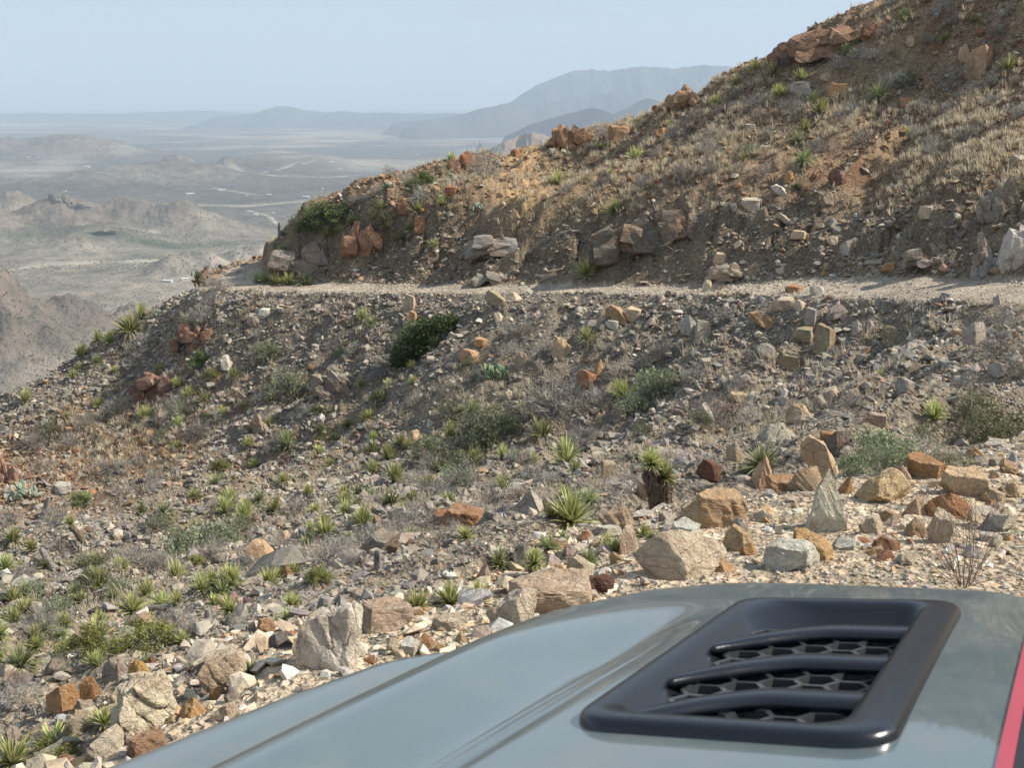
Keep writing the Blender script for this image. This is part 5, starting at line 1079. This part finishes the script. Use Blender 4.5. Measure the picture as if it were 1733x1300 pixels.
# ------------------------------------------------------------------ the car: frame u forward, v left, w up from the bonnet plane
def build_car():
    S = .62; h = .42
    f = np.array([.44117015, .87715929, -.1896325]); l = np.array([-.89475628, .41364745, -.16824679]); nrm = np.array([-.06913823, .24390033, .96733269])
    car = bpy.data.objects.new('off_road_car', None); COL.objects.link(car); car.empty_display_size = .2
    M = Matrix(((f[0]*S, l[0]*S, nrm[0]*S, -h*S*nrm[0]), (f[1]*S, l[1]*S, nrm[1]*S, -h*S*nrm[1]), (f[2]*S, l[2]*S, nrm[2]*S, -h*S*nrm[2]), (0, 0, 0, 1)))
    base = Vector((1.6, 0, -1.6)); car.matrix_world = M @ Matrix.Translation(base)
    tag(car, 'grey-green off-road car seen over its bonnet with a black vent and pink-edged decal', 'car')
    t = NT('grey_green_paint'); nz = t.noise(t.obj(), 3., 6, .7); fine = t.noise(t.obj(), 60, 3, .6)
    dust = t.ramp(nz, [(.42, 0), (.76, .40)])
    speck = t.ramp(t.noise(t.obj(), 130., 2, .5), [(.70, 0), (.76, .5)]); dust = t.math('MAXIMUM', dust, speck)
    c = t.mix(dust, (.100, .138, .146), (.27, .26, .23))  # base tinted bluer to stand in for reflected sky, dust mixed over
    t.P(Base_Color=c, Roughness=t.math('ADD', .30, t.math('MULTIPLY', dust, .5)), Specular_IOR_Level=.5, Coat_Weight=t.math('SUBTRACT', 1., t.math('MULTIPLY', dust, .8)), Coat_Roughness=t.math('ADD', .015, t.math('MULTIPLY', fine, .03)))
    paint = t.m
    t = NT('black_vent_plastic'); nz = t.noise(t.obj(), 90, 4, .7); t.P(Base_Color=(.008, .0105, .016), Roughness=t.math('ADD', .19, t.math('MULTIPLY', nz, .12)), Specular_IOR_Level=.6, Normal=t.bump(nz, .12, .002)); plastic = t.m  # blue of the sky's reflection is put into the black base colour
    t = NT('honeycomb_plastic'); t.P(Base_Color=(.05, .052, .056), Roughness=.2, Specular_IOR_Level=.9); mesh_m = t.m
    red = M_simple('pink_red_vinyl', (.42, .06, .09), .35, .5, var=.05); black = M_simple('black_vinyl', (.018, .019, .024), .45, .4, var=.1)
    rubber = M_simple('tyre_rubber', (.025, .025, .026), .85, .2); rim_m = M_simple('dark_alloy', (.08, .08, .085), .35, .5, metal=.6); lens = M_simple('lamp_glass', (.6, .62, .64), .08, .6); dark = M_simple('dark_grille', (.015, .015, .017), .6, .3)
    def ch(name, V, F, mat, smooth=True, parent=car):
        V = np.asarray(V, float)-np.array(base) if parent is car else np.asarray(V, float)
        me = mesh_py(name, V, F, smooth); me.materials.append(mat); o = bpy.data.objects.new(name, me); COL.objects.link(o); o.parent = parent; return o
    ss = lambda a, b, x: (lambda q: q*q*(3-2*q))(np.clip((x-a)/(b-a), 0, 1))
    VC = -.2                                    # centre line of the bonnet
    def hood_w(u, v):
        a = np.abs(v-VC)
        fl = 1-ss(1.75, 2.25, u)
        w = -.042*ss(.84, .98, a+.10*(u-1.7)*.5)*fl + .020*np.exp(-((a-1.15)/.07)**2)*fl + .028*ss(.98, 1.14, a)*fl - .012*(1-fl)*ss(.8, 1.15, a)
        w = w - .030*(1-ss(.0, .42, a)) - .016*((u-1.75)/1.)**2 - .010*np.exp(-((a-.30)/.06)**2)*ss(1.9, 2.3, u)
        uf = np.interp(a, [0, .3, .5, .71, .97, 1.09, 1.17, 1.25, 1.3], [2.42, 2.44, 2.49, 2.53, 2.56, 2.50, 2.33, 2.02, 1.85])
        x = u-(uf-.12)
        w = w-np.where(x > 0, .06*(np.maximum(x, 0)/.12)**2+np.maximum(x-.12, 0)*1.6, 0)
        y = a-1.19
        w = w-np.where(y > 0, .12*(np.maximum(y, 0)/.16)**1.6, 0)
        du = np.minimum(ss(1.37, 1.41, u), 1-ss(2.10, 2.14, u)); dv = np.minimum(ss(.25, .28, v), 1-ss(.565, .60, v))
        return w-.17*np.minimum(du, dv)
    us = np.unique(np.r_[np.arange(.5, 2.72, .016)]); vs = np.arange(-1.74, 1.345, .014)
    U, Vv = np.meshgrid(us, vs, indexing='ij'); W = hood_w(U, Vv)
    ch('bonnet', np.stack([U, Vv, W], -1).reshape(-1, 3), grid_faces(len(us), len(vs)), paint)
    # front wings
    for sgn in (1, -1):
        us2 = np.arange(.4, 2.46, .02); a2 = np.r_[np.arange(1.16, 1.75, .014)]
        U2, A2 = np.meshgrid(us2, a2, indexing='ij')
        ef = np.interp(U2, [.4, 1.2, 1.7, 1.95, 2.1, 2.2, 2.4], [1.62, 1.62, 1.60, 1.57, 1.50, 1.40, 1.18])
        y = A2-(ef-.09)
        Wf = -.092-.03*ss(1.18, 1.3, A2)+.035*ss(1.3, 1.48, A2) - np.where(y > 0, .07*(np.maximum(y, 0)/.09)**2+np.maximum(y-.09, 0)*3.2, 0)
        Wf = np.where(A2 < 1.2, Wf-.05*(1-ss(1.16, 1.2, A2)), Wf)
        Vw = VC+sgn*A2; F = grid_faces(len(us2), len(a2))
        ch('front_wing', np.stack([U2, Vw, Wf], -1).reshape(-1, 3), F if sgn > 0 else F[:, ::-1], paint)
    # vent frame: nested rounded loops
    def rr(u0, u1, v0, v1, r, w, k=12, rc=None):
        L = []
        rc = rc or r
        for (cu, cv, a0, r) in ((u1-rc, v1-rc, 0, rc), (u0+r, v1-r, 90, r), (u0+r, v0+r, 180, r), (u1-r, v0+r, 270, r)):
            for i in range(k+1):
                a = math.radians(a0+90*i/k); L.append((cu+r*math.cos(a), cv+r*math.sin(a), w))
        return np.array(L)
    OU = (1.345, 2.165, .228, .622)
    def ins(d0, d1, e0, e1, r, w, rc=None): return rr(OU[0]+d0, OU[1]-d1, OU[2]+e0, OU[3]-e1, r, w, 12, rc)
    loops = [ins(-.004, -.004, -.004, -.004, .064, -.02), ins(0, 0, 0, 0, .06, .004), ins(.003, .003, .003, .004, .057, .010), ins(.009, .007, .008, .009, .054, .0135), ins(.036, .022, .050, .022, .05, .0135), ins(.050, .032, .060, .032, .046, .010, .06), ins(.054, .040, .060, .042, .05, .003, .11), ins(.058, .088, .062, .085, .04, -.058, .13), ins(.062, .125, .064, .105, .03, -.062, .10), ins(.07, .14, .072, .125, .026, -.15, .08)]
    n = len(loops[0]); ch('vent_frame', np.concatenate(loops), grid_faces(len(loops), n, True)[:, ::-1], plastic)
    ch('vent_floor', [(1.36, .24, -.145), (2.13, .24, -.145), (2.13, .60, -.145), (1.36, .60, -.145)], [(0, 1, 2, 3)], dark, False)
    # three louvre blades whose left ends sweep back
    for u0 in (1.965, 1.755, 1.55):
        vv = np.linspace(.272, .570, 44); V = []
        prof = [(.060, -.012), (.046, .000), (.022, .007), (-.008, .009), (-.026, .006), (-.032, .001), (-.032, -.010), (.02, -.018)]
        for v in vv:
            sweep = .115*np.clip((v-.40)/.148, 0, 1.15)**1.5; th = 1-.25*np.clip((v-.5)/.048, 0, 1)
            for (a, b) in prof: V.append((u0-sweep+a*th, v, b*th-.004))
        k = len(prof); F = [tuple(q) for q in grid_faces(len(vv), k, True)]+[tuple(range(k))[::-1], tuple(range((len(vv)-1)*k, len(vv)*k))]
        ch('louvre', V, F, plastic)
    # honeycomb grille under the blades
    V, F = [], []; R = .031; bw = .0036; dp = .016
    def bar(p, q, w0):
        d = np.array(q)-np.array(p); L = np.hypot(*d); d = d/L; s = np.array([-d[1], d[0]])*bw; i = len(V)
        for (x, y) in (p, q):
            for (k, z) in ((-1, w0), (1, w0), (1, w0-dp), (-1, w0-dp)): V.append((x+k*s[0], y+k*s[1], z))
        F.extend([(i, i+1, i+5, i+4), (i+1, i+2, i+6, i+5), (i+2, i+3, i+7, i+6), (i+3, i, i+4, i+7)])
    seen = set()
    for cu in np.arange(1.38, 2.1, R*math.sqrt(3)):
        for j, cv in enumerate(np.arange(.24, .62, 1.5*R)):
            c = (cu+(R*math.sqrt(3)/2 if j % 2 else 0), cv)
            P = [(c[0]+R*math.sin(math.radians(60*i)), c[1]+R*math.cos(math.radians(60*i))) for i in range(6)]
            for i in range(6):
                p, q = P[i], P[(i+1) % 6]; key = tuple(sorted([(round(p[0], 3), round(p[1], 3)), (round(q[0], 3), round(q[1], 3))]))
                if key in seen: continue
                seen.add(key)
                if 1.38 < p[0] < 2.0 and 1.38 < q[0] < 2.0 and .27 < p[1] < .55 and .27 < q[1] < .55: bar(p, q, -.012)
    ch('honeycomb_grille', V, F, mesh_m, False)
    # decal: pink-red border and black field, following the bonnet skin
    def strip(name, u0, u1, v0, v1, off, mat):
        uu = np.arange(u0, u1, .03); ww = np.linspace(v0, v1, max(2, int(abs(v1-v0)/.02))); A, B = np.meshgrid(uu, ww, indexing='ij')
        ch(name, np.stack([A, B, hood_w(A, B)+off], -1).reshape(-1, 3), grid_faces(len(uu), len(ww)), mat)
    strip('decal_border', .5, 2.28, .1035, .120, .004, red); strip('decal_border', .5, 2.28, -.52, -.5035, .004, red); strip('decal', .5, 2.28, -.503, .103, .004, black)
    # the front of the car below the bonnet
    def box(name, u0, u1, v0, v1, w0, w1, mat, bev=.03, parent=car):
        bm = bmesh.new(); bmesh.ops.create_cube(bm, size=1.)
        for v in bm.verts: v.co = Vector((u0+(u1-u0)*(v.co.x+.5), v0+(v1-v0)*(v.co.y+.5), w0+(w1-w0)*(v.co.z+.5)))
        bmesh.ops.bevel(bm, geom=bm.edges[:], offset=bev, segments=3, affect='EDGES')
        V = [v.co[:] for v in bm.verts]; F = [[q.index for q in g.verts] for g in bm.faces]; bm.free(); return ch(name, V, F, mat)
    box('grille_panel', 2.2, 2.46, -1.15, .75, -1.05, -.16, paint, .06)
    for i in range(7): box('grille_slot', 2.452, 2.475, -.68+i*.155, -.60+i*.155, -.75, -.3, dark, .008)
    for sgn in (1, -1):
        V = []; c = np.array([2.44, VC+sgn*.78, -.45]); 
        for r_, u_ in ((.19, 0.), (.18, .05), (.12, .075), (.0, .085)):
            for i in range(24): V.append((c[0]+u_, c[1]+r_*math.cos(i*math.pi/12), c[2]+r_*math.sin(i*math.pi/12)))
        ch('headlight', V, grid_faces(4, 24, True), lens)
    box('bumper', 2.5, 2.85, -1.5, 1.1, -1.3, -1.0, dark, .05)
    box('body_side', .1, 1.2, -1.72, -1.62, -1.35, -.12, paint, .03); box('body_side', .1, 1.2, 1.22, 1.32, -1.35, -.12, paint, .03)
    for sgn in (1, -1):
        cu, cv, cw, R0 = 1.75, VC+sgn*1.32, -1.28, .66
        V = []; P = [(-.16, .55), (-.17, .9), (-.14, .98), (0, 1.0), (.14, .98), (.17, .9), (.16, .55)]
        for (o_, r_) in P:
            for i in range(40): V.append((cu+R0*r_*math.cos(i*math.pi/20), cv+o_, cw+R0*r_*math.sin(i*math.pi/20)))
        tyre = ch('wheel', V, grid_faces(len(P), 40, True), rubber)
        V = []
        for (o_, r_) in ((-.12, .56), (.0, .5), (.10, .2), (.12, 0.)):
            for i in range(20): V.append((cu+R0*r_*math.cos(i*math.pi/10)-base[0], cv+sgn*o_-base[1], cw+R0*r_*math.sin(i*math.pi/10)-base[2]))
        ch('rim', V, grid_faces(4, 20, True), rim_m, True, tyre)
build_car()
LB.resolve()
# ------------------------------------------------------------------ light, air, camera
SUN_EL, SUN_AZ = math.radians(41), math.radians(85)      # azimuth from the view direction, clockwise
sd = Vector((math.cos(SUN_EL)*math.sin(SUN_AZ), math.cos(SUN_EL)*math.cos(SUN_AZ), math.sin(SUN_EL)))
sun = bpy.data.lights.new('sun', 'SUN'); sun.energy = 5.; sun.angle = math.radians(.53); sun.color = (1., .93, .82)
so = bpy.data.objects.new('sun', sun); COL.objects.link(so); so.rotation_euler = sd.to_track_quat('Z', 'Y').to_euler()
w = bpy.data.worlds.new('World'); SC.world = w; w.use_nodes = True
nt = w.node_tree; bg = nt.nodes['Background']; sky = nt.nodes.new('ShaderNodeTexSky'); sky.sky_type = 'NISHITA'; sky.sun_disc = False
sky.sun_elevation = SUN_EL; sky.sun_rotation = SUN_AZ; sky.altitude = 1000; sky.air_density = 1.0; sky.dust_density = 1.6; sky.ozone_density = 2.4
tc = nt.nodes.new('ShaderNodeTexCoord'); mp = nt.nodes.new('ShaderNodeMapping'); mp.inputs['Scale'].default_value = (1.5, 1.5, 9.)
cn = nt.nodes.new('ShaderNodeTexNoise'); cn.inputs['Scale'].default_value = 2.2; cn.inputs['Detail'].default_value = 6; cn.inputs['Roughness'].default_value = .6
cr = nt.nodes.new('ShaderNodeMapRange'); cr.inputs[1].default_value = .42; cr.inputs[2].default_value = .8; cr.inputs[3].default_value = .45; cr.inputs[4].default_value = .9
cm = nt.nodes.new('ShaderNodeMix'); cm.data_type = 'RGBA'; cm.inputs[7].default_value = (3.7, 4.25, 4.8, 1)      # thin veil of high cloud
nt.links.new(tc.outputs['Generated'], mp.inputs[0]); nt.links.new(mp.outputs[0], cn.inputs['Vector']); nt.links.new(cn.outputs[0], cr.inputs[0]); nt.links.new(cr.outputs[0], cm.inputs[0]); nt.links.new(sky.outputs[0], cm.inputs[6]); nt.links.new(cm.outputs[2], bg.inputs[0]); bg.inputs[1].default_value = .10
# air: one even box of haze round everything
me = bpy.data.meshes.new('haze'); bm = bmesh.new(); bmesh.ops.create_cube(bm, size=1.)
X0, X1, Y0, Y1, Z0, Z1 = -92000, 92000, -92000, 92000, -400, 900
for v in bm.verts: v.co = Vector((X1 if v.co.x > 0 else X0, Y1 if v.co.y > 0 else Y0, Z1 if v.co.z > 0 else Z0))
bm.to_mesh(me); bm.free()
hz = bpy.data.materials.new('haze'); hz.use_nodes = True; hn = hz.node_tree; hn.nodes.clear()
ho = hn.nodes.new('ShaderNodeOutputMaterial'); pv = hn.nodes.new('ShaderNodeVolumePrincipled')
pv.inputs['Color'].default_value = (.65, .785, .93, 1); pv.inputs['Density'].default_value = HAZE; pv.inputs['Anisotropy'].default_value = 0.
hn.links.new(pv.outputs[0], ho.inputs['Volume'])
if HAZE > 0: tag(link('haze', me, hz), kind='stuff')
cam = bpy.data.cameras.new('camera'); cam.sensor_width = 36; cam.lens = 36*FPX/PW; cam.clip_start = .05; cam.clip_end = 300000
cam.dof.use_dof = True; cam.dof.focus_distance = 26; cam.dof.aperture_fstop = cam.lens/1.9
co = bpy.data.objects.new('camera', cam); COL.objects.link(co); co.rotation_euler = (math.pi/2-PITCH, 0, 0)
SC.camera = co
SC.view_settings.view_transform = 'Standard'; SC.view_settings.look = 'None'; SC.view_settings.exposure = EXPO
SC.cycles.max_bounces = 5; SC.cycles.diffuse_bounces = 2; SC.cycles.glossy_bounces = 3; SC.cycles.transmission_bounces = 2; SC.cycles.volume_bounces = 1; SC.cycles.transparent_max_bounces = 6
SC.cycles.use_denoising = True; SC.cycles.sample_clamp_indirect = 8
